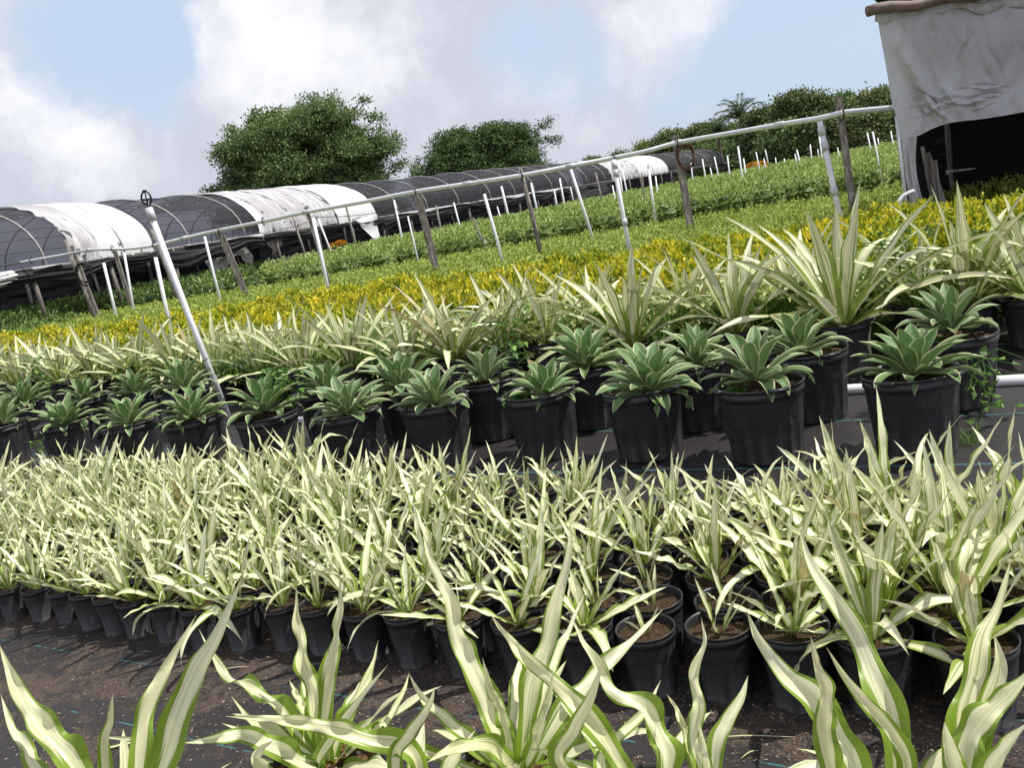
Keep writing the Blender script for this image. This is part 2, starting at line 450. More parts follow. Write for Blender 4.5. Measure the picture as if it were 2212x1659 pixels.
def soil_mat():
    m_, t = material('potting_soil')
    g = t.n('ShaderNodeTexCoord').outputs['Object']
    vo = t.n('ShaderNodeTexVoronoi', {'Vector': g, 'Scale': 130.0})
    n_ = t.noise(g, 60, 6, .7)
    c = t.ramp(n_, [(.25, (.018, .010, .006)), (.48, (.075, .040, .018)), (.62, (.20, .115, .045)), (.8, (.42, .30, .14))])
    pr = t.sstep(t.n('ShaderNodeSeparateXYZ', {0: vo.outputs['Color']}).outputs[0], .93, .95)
    c = t.mix(t.math('MULTIPLY', pr, .8), c, (.6, .57, .5))
    b = principled(t, c, .9, bump=t.math('ADD', n_, vo.outputs['Distance']), bstr=.9, bdist=.01, spec=.2)
    out(t, b)
    return m_
M['soil'] = soil_mat()
M['pvc'] = simple('white_pvc', (.80, .81, .83), .38, 5, .14, spec=.5)
M['coupling'] = simple('grey_white_coupling', (.62, .63, .65), .4, 9, .2)
M['black_plastic'] = simple('black_plastic', (.015, .015, .018), .4, 9, .3)
M['steel'] = simple('dull_galvanised_pipe', (.30, .29, .28), .5, 6, .4, Metallic=.5)
M['rib_light'] = simple('pale_hoop_pipe', (.46, .45, .43), .5, 6, .3)
def wood_mat():
    m_, t = material('weathered_wood')
    g = t.n('ShaderNodeTexCoord').outputs['Object']
    mp = t.n('ShaderNodeMapping', {'Vector': g, 'Scale': (22, 22, 1.6)})
    n_ = t.noise(mp, 1.0, 6, .65)
    c = t.ramp(n_, [(.3, (.06, .054, .048)), (.5, (.19, .17, .15)), (.7, (.42, .39, .35))])
    out(t, principled(t, c, .85, bump=n_, bstr=.6, bdist=.01, spec=.2))
    return m_
M['wood'] = wood_mat()
def net_mat():
    m_, t = material('black_shade_net')
    at = t.n('ShaderNodeAttribute', attribute_name='lf', attribute_type='GEOMETRY')
    s = t.n('ShaderNodeSeparateXYZ', {0: at.outputs['Vector']}); a, b_, r = s.outputs
    n_ = t.noise(t.n('ShaderNodeCombineXYZ', {0: t.math('MULTIPLY', a, .6), 1: t.math('MULTIPLY', b_, 5.0)}), 1.0, 5, .6)
    c = t.mix(n_, (.015, .015, .022), (.042, .040, .050))
    d = principled(t, c, .7, spec=.35)
    tr = t.n('ShaderNodeBsdfTransparent', {'Color': (.92, .93, 1.0)})
    f = t.math('ADD', .40, t.math('MULTIPLY', t.math('SUBTRACT', n_, .5), .22))
    mx = t.n('ShaderNodeMixShader', {0: f, 1: d, 2: tr})
    out(t, mx)
    return m_
M['net'] = net_mat()
def cloth_mat(name, col, col2, trans, rough=.5, streak=(1.0, 6.0), lo=.5, hi=.62):
    m_, t = material(name)
    at = t.n('ShaderNodeAttribute', attribute_name='lf', attribute_type='GEOMETRY')
    s = t.n('ShaderNodeSeparateXYZ', {0: at.outputs['Vector']}); a, b_, r = s.outputs
    n_ = t.noise(t.n('ShaderNodeCombineXYZ', {0: t.math('MULTIPLY', a, streak[0]), 1: t.math('MULTIPLY', b_, streak[1]), 2: 3.0}), 1.0, 6, .65)
    x = t.math('ADD', n_, t.math('MULTIPLY', t.math('SUBTRACT', r, .5), .5))
    c = t.mix(t.sstep(x, lo, hi), col, col2)
    b = principled(t, c, rough, bump=n_, bstr=.4, bdist=.03, spec=.3)
    tr = t.n('ShaderNodeBsdfTranslucent', {'Color': c})
    out(t, t.n('ShaderNodeMixShader', {0: trans, 1: b, 2: tr}))
    return m_
M['white_sheet'] = cloth_mat('white_plastic_sheet', (.86, .87, .88), (.50, .48, .49), .25, streak=(5.0, .55), lo=.42, hi=.72)
M['black_cloth'] = cloth_mat('rolled_black_cloth', (.012, .012, .014), (.085, .085, .09), .03, streak=(.35, 16), rough=.75)
M['dark_screen'] = cloth_mat('added_screen_black', (.010, .010, .012), (.022, .022, .024), .0, streak=(.6, 6), rough=.9)  # near-black for the added sheet that darkens the tunnel
M['tarp'] = cloth_mat('pale_grey_tarp', (.66, .66, .70), (.58, .56, .57), .30, streak=(1.5, 1.2), rough=.48)
M['hem'] = cloth_mat('tarp_hem', (.60, .60, .62), (.50, .48, .47), .2, streak=(2, 3))
M['grey_cloth'] = cloth_mat('grey_torn_cloth', (.50, .47, .44), (.36, .33, .31), .2, streak=(3, 3))
M['bark'] = simple('tree_bark', (.16, .13, .10), .9, 6, .5, bstr=.6)
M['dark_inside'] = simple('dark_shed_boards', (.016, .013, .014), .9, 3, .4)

def mat_ground():
    m_, t = material('bare_earth')
    g = t.n('ShaderNodeNewGeometry').outputs['Position']
    n_ = t.noise(g, .6, 8, .65); n2 = t.noise(g, 9, 5, .7)
    c = t.ramp(n_, [(.35, (.045, .032, .022)), (.55, (.10, .075, .045)), (.7, (.075, .10, .03))])
    c = t.mix(n2, c, (.05, .04, .03), 'MIX')
    out(t, principled(t, c, .95, bump=n2, bstr=.5, bdist=.03, spec=.2))
    return m_
M['ground'] = mat_ground()
def mat_weedmat(name, origin, direction, spacing, dirt, offset=0.0, lw=.0032, lk=.7, lo=.40):
    """woven black ground cloth: thin turquoise guide threads, brown soil lying on it"""
    m_, t = material(name)
    g = t.n('ShaderNodeNewGeometry').outputs['Position']
    d = np.array(direction[:2], float); d /= np.linalg.norm(d); nrm = np.array([-d[1], d[0]])
    warp = t.math('MULTIPLY', t.math('SUBTRACT', t.noise(g, 1.1, 2), .5), .045)
    dot = t.n('ShaderNodeVectorMath', {0: g}, operation='DOT_PRODUCT'); dot.inputs[1].default_value = (nrm[0], nrm[1], 0)
    q = t.math('ADD', t.math('SUBTRACT', dot.outputs['Value'], float(np.dot(nrm, origin[:2])) + offset), warp)
    fr = t.math('ABSOLUTE', t.math('SUBTRACT', t.math('FRACT', t.math('ADD', t.math('DIVIDE', q, spacing), .5)), .5))
    ln = t.math('LESS_THAN', fr, lw / spacing)
    dl = t.n('ShaderNodeVectorMath', {0: g}, operation='DOT_PRODUCT'); dl.inputs[1].default_value = (d[0], d[1], 0)
    n_ = t.noise(g, 2.2, 8, .72)
    fine = t.noise(g, 55, 5, .75)
    fine2 = t.noise(g, 170, 4, .7)
    wv = t.math('MULTIPLY', t.math('SINE', t.math('MULTIPLY', q, 1500.0)), t.math('SINE', t.math('MULTIPLY', dl.outputs['Value'], 1500.0)))
    soil = t.sstep(t.math('ADD', t.math('MULTIPLY', n_, 1.0), t.math('MULTIPLY', fine, .55)), 1.02 - dirt, 1.10 - dirt)
    cloth = t.mix(t.noise(g, 4, 5, .6), (.014, .013, .013), (.040, .034, .035))
    soilc = t.ramp(fine2, [(.3, (.030, .021, .017)), (.5, (.082, .056, .042)), (.68, (.19, .14, .105)), (.8, (.46, .39, .33))])
    brk = t.sstep(t.noise(g, 7, 3), lo, lo + .06)
    c = t.mix(t.math('MULTIPLY', t.math('MULTIPLY', ln, brk), lk), cloth, (.06, .28, .29))
    c = t.mix(t.math('MULTIPLY', soil, .85), c, soilc)
    h = t.math('ADD', t.math('MULTIPLY', soil, t.math('ADD', fine, fine2)), t.math('MULTIPLY', wv, .05))
    rg = t.math('ADD', .42, t.math('MULTIPLY', soil, .5))
    out(t, principled(t, c, rg, bump=h, bstr=.6, bdist=.012, spec=.45))
    return m_

# ------------------------------------------------------------------ ground
def sheet(name, poly, z, mat, sub=1):
    me = bpy.data.meshes.new(name)
    me.from_pydata([(p[0], p[1], z) for p in poly], [], [tuple(range(len(poly)))])
    me.materials.append(mat)
    o = link_mesh(name, me); o['kind'] = 'structure'
    return o
sheet('ground', [(-2500, -800), (2500, -800), (2500, 3200), (-2500, 3200)], 0, M['ground'])
la, lb = P(849, 951, 0), P(1327, 931, 0)
lc_ = P(940, 1026, 0)
dirB = lb - la
nB = np.array([-dirB[1], dirB[0]]); nB /= np.linalg.norm(nB)
spB = abs(float(np.dot(nB, (lc_ - la)[:2])))
M['mat_back'] = mat_weedmat('woven_ground_cloth', la, dirB, spB, .05, lw=.0042, lk=.9, lo=.30)
fa, fb = P(50, 1395, 0), P(178, 1416, 0)
M['mat_front'] = mat_weedmat('woven_ground_cloth_dusty', fa, fb - fa, .30, .275, lk=.5, lo=.48)
bedF = [P(-300, 1290, 0), P(2500, 1500, 0)]
sheet('weed_mat', [(-9, 0.2), (-9, 8.0), (-2.3, 4.2), (-.1, 2.9), (1.2, 2.2), (5, .9), (5, -1.2), (-9, -1.2)], .008, M['mat_front'])
sheet('weed_mat', [(-12, 14), (9, 14), (9, .2), (5, .9), (1.2, 2.2), (-.1, 2.9), (-2.3, 4.2), (-9, 8.0), (-12, 9)], .004, M['mat_back'])

# ------------------------------------------------------------------ greenhouse: long shade tunnel
def gh_path():
    ctl = [(-17.3, 17), (-15.4, 22), (-13.6, 27), (-11.2, 34), (-7.8, 42.5), (-3.0, 54), (1.6, 61), (6.6, 71), (13.5, 85), (22, 100), (33, 118)]
    pts = catmull([np.array([a, b, 0.0]) for a, b in ctl], 400)
    d = np.concatenate([[0], np.cumsum(np.linalg.norm(np.diff(pts, axis=0), axis=1))])
    return pts, d
GP, GD = gh_path()
GLEN = GD[-1]
EAVE, RISE, GW = 2.12, 2.15, 7.2
def g_at(s):
    s = min(max(s, 0), GLEN)
    i = min(int(np.searchsorted(GD, s)), len(GP) - 2); i = max(i, 1)
    f = (s - GD[i - 1]) / (GD[i] - GD[i - 1]); p = GP[i - 1] * (1 - f) + GP[i] * f
    t = GP[min(i + 6, len(GP) - 1)] - GP[max(i - 6, 0)]; t /= np.linalg.norm(t)
    n = np.array([-t[1], t[0], 0])
    return p, t, n
def hoop(s, q, off=0.0, sag=0.0):   # q 0 near eave .. 1 far eave
    p, t, n = g_at(s)
    a = PI * q
    return p + n * (GW / 2 - (GW / 2 + off) * math.cos(a)) + np.array([0, 0, EAVE + (RISE + off) * math.sin(a) ** .9 - sag])
def s_for_px(x, q=0.0):
    best = min(np.linspace(0, GLEN, 900), key=lambda s: abs(proj(hoop(s, q))[0] - x))
    return float(best)
GH = empty('shade_tunnel', g_at(20)[0], 0, 'long arched nursery tunnel under black shade net with white plastic patches', 'greenhouse')
gloc = np.array(GH.location)
def gb(mb, name, mat, smooth=True):
    mb.v = [v - gloc for v in mb.v]
    return mb.build(name, M[mat], GH, smooth=smooth)
# net
ribs_s = []
s = 1.0
while s < GLEN:
    ribs_s.append(s); s += 1.75 if s < 60 else 2.4
S_ = np.concatenate([np.linspace(ribs_s[i], ribs_s[i + 1], 5)[:-1] for i in range(len(ribs_s) - 1)] + [[ribs_s[-1]]])
G = []; A = []
for s in S_:
    k = min(range(len(ribs_s)), key=lambda i: abs(ribs_s[i] - s)); d = abs(ribs_s[k] - s)
    row = []; ar = []
    for q in np.linspace(0, 1, 25):
        row.append(hoop(s, q, .03 - .075 * min(d / .87, 1) ** 1.3 * math.sin(PI * q))); ar.append((s * .5, q, 0))
    G.append(row); A.append(ar)
mb = MB(); mb.grid(G, A); gb(mb, 'shade_net', 'net')
for i, s in enumerate(ribs_s):
    lite = i % 2 == 0
    mb = MB(); mb.tube([hoop(s, q, .055 if lite else -.01) for q in np.linspace(0, 1, 21)], .030 if lite else .026, 6); gb(mb, 'rib', 'rib_light' if lite else 'steel')
for q in (.12, .27, .42, .58, .73, .88):
    mb = MB(); mb.tube([hoop(s, q, -.04) for s in np.linspace(1, GLEN - 1, 90)], .018, 5); gb(mb, 'purlin', 'steel')
mb = MB()
for far in (0, 1):
    mb2 = MB()
    pts = [hoop(s, far, .02) - np.array([0, 0, .06]) for s in np.linspace(.5, GLEN - .5, 100)]
    mb2.tube(pts, .05, 6); gb(mb2, 'eave_rail', 'wood')
# posts under both eaves
for i, s in enumerate(np.arange(1, 96, 3.3)):
    for far in (0, 1):
        p = hoop(s, far); r = random.uniform(.055, .085)
        mb = MB(); mb.tube([(p[0] + random.uniform(-.1, .1), p[1], 0), (p[0], p[1], EAVE + .0)], [r * 1.1, r], 8); gb(mb, 'post', 'wood')
# white sheets
def sheet_on(s0, s1, q0, q1, seed, ragl, ragr, ragb, streak, name='plastic_sheet', lift=.05, ns=40, nq=34):
    r_ = random.Random(seed); ph = [r_.uniform(0, 6) for _ in range(6)]
    G = []; A = []
    for i in range(ns):
        u = i / (ns - 1); row = []; ar = []
        for j in range(nq):
            v = j / (nq - 1)
            q = q0 + (q1 - q0) * v
            if v < .1: q += (-.012 - .022 * abs(math.sin(u * 15 + ph[0])) * ragb) * (1 - v / .1)
            l = s0 + ragl * (math.sin(v * 5 + ph[1]) + .4 * math.sin(v * 17 + ph[2]) + .2 * math.sin(v * 41 + ph[5]))
            rr = s1 + ragr * (math.sin(v * 4 + ph[3]) + .3 * math.sin(v * 19 + ph[4]))
            s = l + (rr - l) * u
            wr = .02 * math.sin(s * 7 + q * 9 + ph[0]) + .012 * math.sin(s * 19 - q * 30 + ph[1])
            if streak[0] <= u <= streak[1]: wr += .04 * math.sin(q * 60 + s * 8) * math.sin(s * 5)
            row.append(hoop(s, max(q, -.03), lift + wr))
            st = 1.0 if streak[0] <= u <= streak[1] else 0.0
            ar.append((s * .9 + seed * 3, q * 7, .52 + .22 * st - .75 * (1 - st)))
        G.append(row); A.append(ar)
    mb = MB(); mb.grid(G, A); return gb(mb, name, 'white_sheet')
sA = s_for_px(165); sB = s_for_px(228); sC = s_for_px(333)
sheet_on(sA - .1, sC, .0, .66, 1, .22, .03, 1.0, (0, .34))
sD = s_for_px(560); sE = s_for_px(735)
sF = s_for_px(812)
sheet_on(sD, sE, .0, .72, 2, .08, .1, .3, (.05, 1.0))
sheet_on(sE - .3, sF, .0, .72, 3, .05, .08, .3, (2, 3), lift=.09)
sG = s_for_px(1322); sH = s_for_px(1382); sI = s_for_px(1442)
sheet_on(sG, sH, .0, .62, 5, .1, .1, .3, (0, 1), ns=24)
sheet_on(sH, sI, .0, .62, 6, .1, .1, .3, (2, 3), ns=24)
# loose corner of the second sheet
p0 = hoop(sE + 1.0, 0, .12); p1 = hoop(sF, 0, .12)
G = []; A = []
for i in range(16):
    u = i / 15; row = []; ar = []
    for j in range(10):
        v = j / 9
        top = p0 * (1 - u) + p1 * u
        q = top + np.array([0, 0, -1]) * v * (1.75 * u ** 1.5) + np.array([.05 * math.sin(v * 7 + u * 9), -.25 * v * u + .06 * math.sin(u * 14), 0])
        q += (hoop(sF, 0) - hoop(sF - 1, 0)) * (-.35 * v * u)
        row.append(q + np.array([0, 0, .12 * (1 - v)])); ar.append((u * 3, v * 2, -.1))
    G.append(row); A.append(ar)
mb = MB(); mb.grid(G, A); gb(mb, 'loose_corner', 'white_sheet')
# cloth rolled up under the eave, sagging between the posts
def curtain(s0, s1, drop, far, seed, mat='black_cloth', name='rolled_curtain', n=None, z0=.02, sagf=.28, bulge=.14, rise=0):
    r_ = random.Random(seed); ph = [r_.uniform(0, 6) for _ in range(5)]
    n = n or max(12, int((s1 - s0) * 5))
    G = []; A = []
    for i in range(n):
        u = i / (n - 1); s = s0 + (s1 - s0) * u
        p, t, nn = g_at(s); e = hoop(s, far)
        sgn = -1 if far == 0 else 1
        hh = drop * (1 + sagf * math.sin(s * .95 + ph[0]) + sagf * .35 * math.sin(s * 2.3 + ph[1]))
        row = []; ar = []
        for j in range(14):
            v = j / 13
            b = bulge * math.sin(PI * v) + .035 * math.sin(v * 19 + s * 1.4 + ph[2]) + .03 * math.sin(v * 31 - s * .8 + ph[3])
            row.append(e + nn * sgn * (.03 + b) + np.array([0, 0, z0 - .05 - hh * v - .03 * math.sin(s * 1.9 + ph[4]) * v])); ar.append((s, v, .5))
        G.append(row); A.append(ar)
    mb = MB(); mb.grid(G, A); return gb(mb, name, mat)
curtain(1, s_for_px(330), .42, 0, 11)
curtain(s_for_px(330), s_for_px(560), .62, 0, 12)
curtain(s_for_px(560), s_for_px(820), .36, 0, 13)
curtain(s_for_px(820), s_for_px(1080), .55, 0, 14)
curtain(s_for_px(1080), s_for_px(1290), .6, 0, 15)
curtain(s_for_px(1225), s_for_px(1310), 2.0, 0, 16, name='hanging_curtain', sagf=.1)
curtain(s_for_px(1450), GLEN - 1, .4, 0, 17)
curtain(1, GLEN - 1, 1.25, 1, 18, 'dark_screen', name='added_dark_screen', n=260, sagf=.05, bulge=.03)  # added dark sheet on the far side, keeps horizon light out of the tunnel
for a, b, d, sd in ((-70, 20, .5, 21), (60, 128, .14, 22), (395, 440, .10, 23), (470, 560, .12, 24), (850, 1010, .16, 25), (1030, 1225, .2, 26)):
    sa = s_for_px(a) if a > 0 else 6.0
    curtain(sa, max(s_for_px(b), sa + 1), d, 0, sd, 'white_sheet', 'eave_flap', z0=.05, bulge=.17, sagf=.5)
def hang(pxs, mat, name):          # torn cloth hanging free under the eave
    a, b, drop, seed = pxs
    sa, sb = s_for_px(a), s_for_px(b)
    G = []; A = []
    for i in range(18):
        u = i / 17; s = sa + (sb - sa) * u; e = hoop(s, 0); _, _, nn = g_at(s)
        row = []; ar = []
        for j in range(14):
            v = j / 13
            z = -.35 - v * drop * (.75 + .35 * math.sin(u * 3.1 + seed))
            row.append(e + nn * (.35 + .10 * math.sin(u * 11 + v * 3 + seed) + .06 * math.sin(v * 9)) + np.array([0, 0, z])); ar.append((u * 2, v * 2, .5))
        G.append(row); A.append(ar)
    mb = MB(); mb.grid(G, A); gb(mb, name, mat)
hang((455, 505, 1.3, 1), 'grey_cloth', 'torn_cloth')
hang((508, 545, .9, 4), 'grey_cloth', 'torn_cloth')
hang((590, 618, .7, 2), 'grey_cloth', 'torn_cloth')

# ------------------------------------------------------------------ fields of small plants
def in_poly(p, poly):
    x, y = p[:, 0], p[:, 1]; ins = np.zeros(len(p), bool); n = len(poly); j = n - 1
    for i in range(n):
        xi, yi = poly[i][:2]; xj, yj = poly[j][:2]
        c = ((yi > y) != (yj > y)) & (x < (xj - xi) * (y - yi) / (yj - yi + 1e-12) + xi)
        ins ^= c; j = i
    return ins
ROWD = np.array([.84, -.54]); ROWN = np.array([.54, .84])
def mass(name, poly, h, sp, nleaf, L, Wd, mat, label, cat='plants', jit=.35, rad=.6, dens=None, tone=0.0, seed=3):
    """one mass of low plants over a polygon, mounds of leaves set out in rows"""
    global rng
    rng = np.random.default_rng(seed)
    poly = np.array([p[:2] for p in poly]); c0 = poly.mean(0)
    R_ = np.abs(poly - c0).max() * 1.6
    g = np.arange(-R_, R_, sp)
    a, b = np.meshgrid(g, g); a = a.ravel(); b = b.ravel()
    a = a + (np.round(b / sp) % 2) * sp / 2
    pts = c0 + a[:, None] * ROWD + b[:, None] * ROWN + rng.normal(0, sp * jit * .5, (len(a), 2))
    pts = pts[in_poly(pts, poly)]
    dist = np.linalg.norm(pts, axis=1)
    far = dens if dens else 1e9
    keep = rng.random(len(pts)) < np.clip((far / dist) ** 1.2, .12, 1)
    pts = pts[keep]; dist = dist[keep]
    scl = np.clip((dist / far) ** .6, 1, 2.6)
    n = len(pts) * nleaf
    cx = np.repeat(pts, nleaf, 0); sc_ = np.repeat(scl, nleaf)
    ph = rng.uniform(0, 2 * PI, n); el = np.arcsin(rng.uniform(-.45, 1, n))
    hh = np.repeat(h * rng.uniform(.86, 1.1, len(pts)), nleaf)
    rr = rng.uniform(.55, 1.0, n) ** .5
    r_ = sp * rad * np.repeat(rng.uniform(.85, 1.15, len(pts)), nleaf) * np.sqrt(sc_)
    dirv = np.stack([np.cos(ph) * np.cos(el), np.sin(ph) * np.cos(el), np.sin(el)], 1)
    zr = hh * .62
    pos = np.stack([cx[:, 0] + dirv[:, 0] * r_ * rr, cx[:, 1] + dirv[:, 1] * r_ * rr, hh - zr + dirv[:, 2] * zr * rr * .95], 1)
    pos[:, 2] = np.maximum(pos[:, 2], .04)
    d = norm(dirv + np.array([0, 0, .55]) + rng.normal(0, .5, (n, 3)))
    rnd = rng.uniform(0, 1, n)
    tn = np.repeat(rng.normal(tone, .10, len(pts)), nleaf)
    V, F, A = leaf_cloud(pos - np.array([c0[0], c0[1], 0]), d, L * sc_ * rng.uniform(.7, 1.2, n), Wd * sc_, rnd, third=tn)
    k_ = dist < 45; hk = h * .93
    cc = np.stack([pts[k_, 0] - c0[0], pts[k_, 1] - c0[1], np.full(k_.sum(), hk * .36)], 1)
    rk = sp * rad * .60 * np.sqrt(scl[k_])
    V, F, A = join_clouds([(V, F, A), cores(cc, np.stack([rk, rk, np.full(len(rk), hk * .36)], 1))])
    me = fast_mesh(name, V, F, A, M[mat])
    o = link_mesh(name, me, loc=(c0[0], c0[1], 0))
    return tag(o, label, cat, kind='stuff')
croF = [(-13.8, 23.4), (-9.0, 18.6), (-5.6, 16.2), (-2.4, 14.0), (-.1, 12.7), (1.6, 11.9), (3.3, 11.3), (4.8, 10.1), (6.4, 9.6), (8.8, 8.9)]
croN = [(-10.6, 17.2), (-6.0, 12.6), (-3.8, 10.8), (-1.6, 9.3), (-.1, 8.4), (.9, 7.6), (2.1, 7.1), (3.1, 6.7), (4.3, 6.5), (7.5, 6.0)]
grF = [(-14.0, 30.0), (-10.4, 28.6), (-7.0, 26.6), (-4.3, 25.5), (1.3, 23.0), (4.9, 20.6), (8.5, 18.0), (14, 15)]
mass('low_green_plants', croF[:8] + [(5.5, 12.3), (13, 11.6)] + grF[::-1], .46, .27, 62, .062, .036, 'low_green', 'carpet of low bright green potted plants behind the yellow shrubs', jit=.5, dens=19, seed=31)
mass('tall_green_plants', [(-7.4, 27.6), (-4.6, 26.6), (1.3, 24.1), (4.9, 21.8), (8.5, 19.2), (14, 16.2), (34, 30), (46, 60), (30, 72), (14, 60), (-1, 44), (-6.5, 36)], 1.06, .52, 165, .085, .055, 'hedge',
     'field of taller bright green bushes in front of the shade tunnel', rad=.70, jit=.9, dens=27, seed=32)
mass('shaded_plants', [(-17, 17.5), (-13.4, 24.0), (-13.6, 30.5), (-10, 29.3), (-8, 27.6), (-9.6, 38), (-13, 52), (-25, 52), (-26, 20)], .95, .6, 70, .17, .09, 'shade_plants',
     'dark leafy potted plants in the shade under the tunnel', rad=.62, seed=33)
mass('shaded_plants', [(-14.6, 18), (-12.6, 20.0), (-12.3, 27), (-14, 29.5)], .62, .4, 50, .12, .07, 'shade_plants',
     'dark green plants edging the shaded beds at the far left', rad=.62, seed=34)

def shrub_mesh(name, mat, N, R_, h, L, Wd, seed, whorl=0, droopy=.15, shape=.55):
    global rng
    rng = np.random.default_rng(seed)
    if whorl:
        nb = N // whorl
    else: nb = N // 6
    ph = rng.uniform(0, 2 * PI, nb); el = np.arcsin(rng.uniform(-.1, 1, nb)); rr = rng.uniform(.5, 1, nb) ** .4
    dv = np.stack([np.cos(ph) * np.cos(el), np.sin(ph) * np.cos(el), np.sin(el)], 1)
    c = np.stack([dv[:, 0] * R_ * rr, dv[:, 1] * R_ * rr, h * .42 + dv[:, 2] * h * .5 * rr], 1)
    k = whorl or 6
    cc = np.repeat(c, k, 0); n = len(cc)
    if whorl:
        a = np.tile(np.arange(k) * 2 * PI / k, nb) + np.repeat(rng.uniform(0, 6, nb), k)
        ax = norm(np.repeat(dv, k, 0) * .6 + np.array([0, 0, .8]))
        s1 = norm(np.cross(ax, np.array([.3, .9, .1]))); s2 = np.cross(ax, s1)
        d = s1 * np.cos(a)[:, None] + s2 * np.sin(a)[:, None] + ax * .25 + rng.normal(0, .12, (n, 3))
    else:
        d = norm(np.repeat(dv, k, 0) * .7 + np.array([0, 0, .9])) + rng.normal(0, .42, (n, 3))
        cc = cc + rng.normal(0, .015, (n, 3))
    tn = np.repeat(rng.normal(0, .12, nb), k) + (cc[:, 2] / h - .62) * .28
    V, F, A = leaf_cloud(cc, d, L * rng.uniform(.7, 1.2, n), Wd * rng.uniform(.8, 1.2, n), rng.uniform(0, 1, n), third=tn, droop=droopy, shape=shape)
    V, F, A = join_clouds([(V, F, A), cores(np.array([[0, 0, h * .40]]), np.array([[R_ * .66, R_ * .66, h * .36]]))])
    return fast_mesh(name, V, F, A, M[mat])
cro_m = [shrub_mesh('croton_foliage', 'croton', 640, .30, .62, .070, .026, 100 + i) for i in range(6)]
sch_m = [shrub_mesh('umbrella_foliage', 'schefflera', 360, .27, .58, .075, .032, 120 + i, whorl=8, droopy=.25) for i in range(5)]
mb = MB(); mb.tube([(0, 0, 0), (.01, 0, .35)], [.018, .010], 6); stem_me = mb.mesh('stem', M['bark'])
def strip_spots(near, far, sp, jit, seed, xl, xr):
    r_ = random.Random(seed); near = np.array(near); far = np.array(far); out_ = []
    poly = np.array(list(near) + list(far)[::-1]); c0 = poly.mean(0)
    n = int(22 / sp)
    for i in range(-n, n):
        for j in range(-n, n):
            q = c0 + ROWD * (i + (.5 if j % 2 else 0)) * sp + ROWN * j * sp + np.array([r_.gauss(0, jit), r_.gauss(0, jit)])
            if in_poly(q[None], poly)[0]:
                x, y = proj((q[0], q[1], .5))
                if xl < x < xr: out_.append((q[0], q[1]))
    return out_
sp_c = strip_spots(croN, croF, .50, .05, 41, -40, 2270)
sp_c.sort(key=lambda q: q[0] ** 2 + q[1] ** 2)
far_c = sp_c[290:]; sp_c = sp_c[:290]
for i, (x, y) in enumerate(sp_c):
    o = empty('yellow_croton', (x, y, 0), random.uniform(0, 6.28), 'yellow and green croton shrub in the packed band behind the striped plants', 'shrub', 'croton shrubs in the yellow band')
    k = random.uniform(.9, 1.12); o.scale = (k * 1.02, k * 1.02, k * random.uniform(.88, 1.1))
    link_mesh('foliage', cro_m[i % 6], o); link_mesh('stem', stem_me, o)
if far_c:
    cs = []
    rng = np.random.default_rng(5)
    c0 = np.array(far_c).mean(0)
    for (x, y) in far_c:
        n = 150; ph = rng.uniform(0, 2 * PI, n); el = np.arcsin(rng.uniform(0, 1, n))
        dv = np.stack([np.cos(ph) * np.cos(el), np.sin(ph) * np.cos(el), np.sin(el)], 1)
        pos = dv * np.array([.32, .32, .36]) + np.array([x - c0[0], y - c0[1], .26])
        cs.append(leaf_cloud(pos, dv + np.array([0, 0, .6]) + rng.normal(0, .4, (n, 3)), .13, .045, rng.uniform(0, 1, n)))
    V, F, A = join_clouds(cs)
    tag(link_mesh('croton_mass', fast_mesh('croton_mass', V, F, A, M['croton']), loc=(c0[0], c0[1], 0)), 'yellow green croton plants at the far left end of the yellow band', 'plants', kind='stuff')
schN = [(-8.6, 13.8), (-5.2, 10.6), (-2.6, 8.3), (-.9, 7.2), (.5, 6.45), (2.0, 5.75), (3.2, 5.35), (6, 4.6)]
schF = [(-10.8, 17.4), (-6.2, 12.8), (-3.8, 10.8), (-1.7, 9.3), (.6, 7.7), (2.1, 6.95), (3.2, 6.6), (6.5, 5.9)]
sp_s = strip_spots(schN, schF, .43, .04, 42, -40, 2270)
for i, (x, y) in enumerate(sp_s[:298]):
    o = empty('umbrella_shrub', (x, y, 0), random.uniform(0, 6.28), 'cream and green umbrella shrub packed between striped plants and yellow band', 'shrub', 'variegated umbrella shrubs')
    k = random.uniform(.88, 1.1); o.scale = (k, k, k)
    link_mesh('foliage', sch_m[i % 5], o); link_mesh('stem', stem_me, o)
print('croton', len(sp_c), len(far_c), 'sch', len(sp_s))

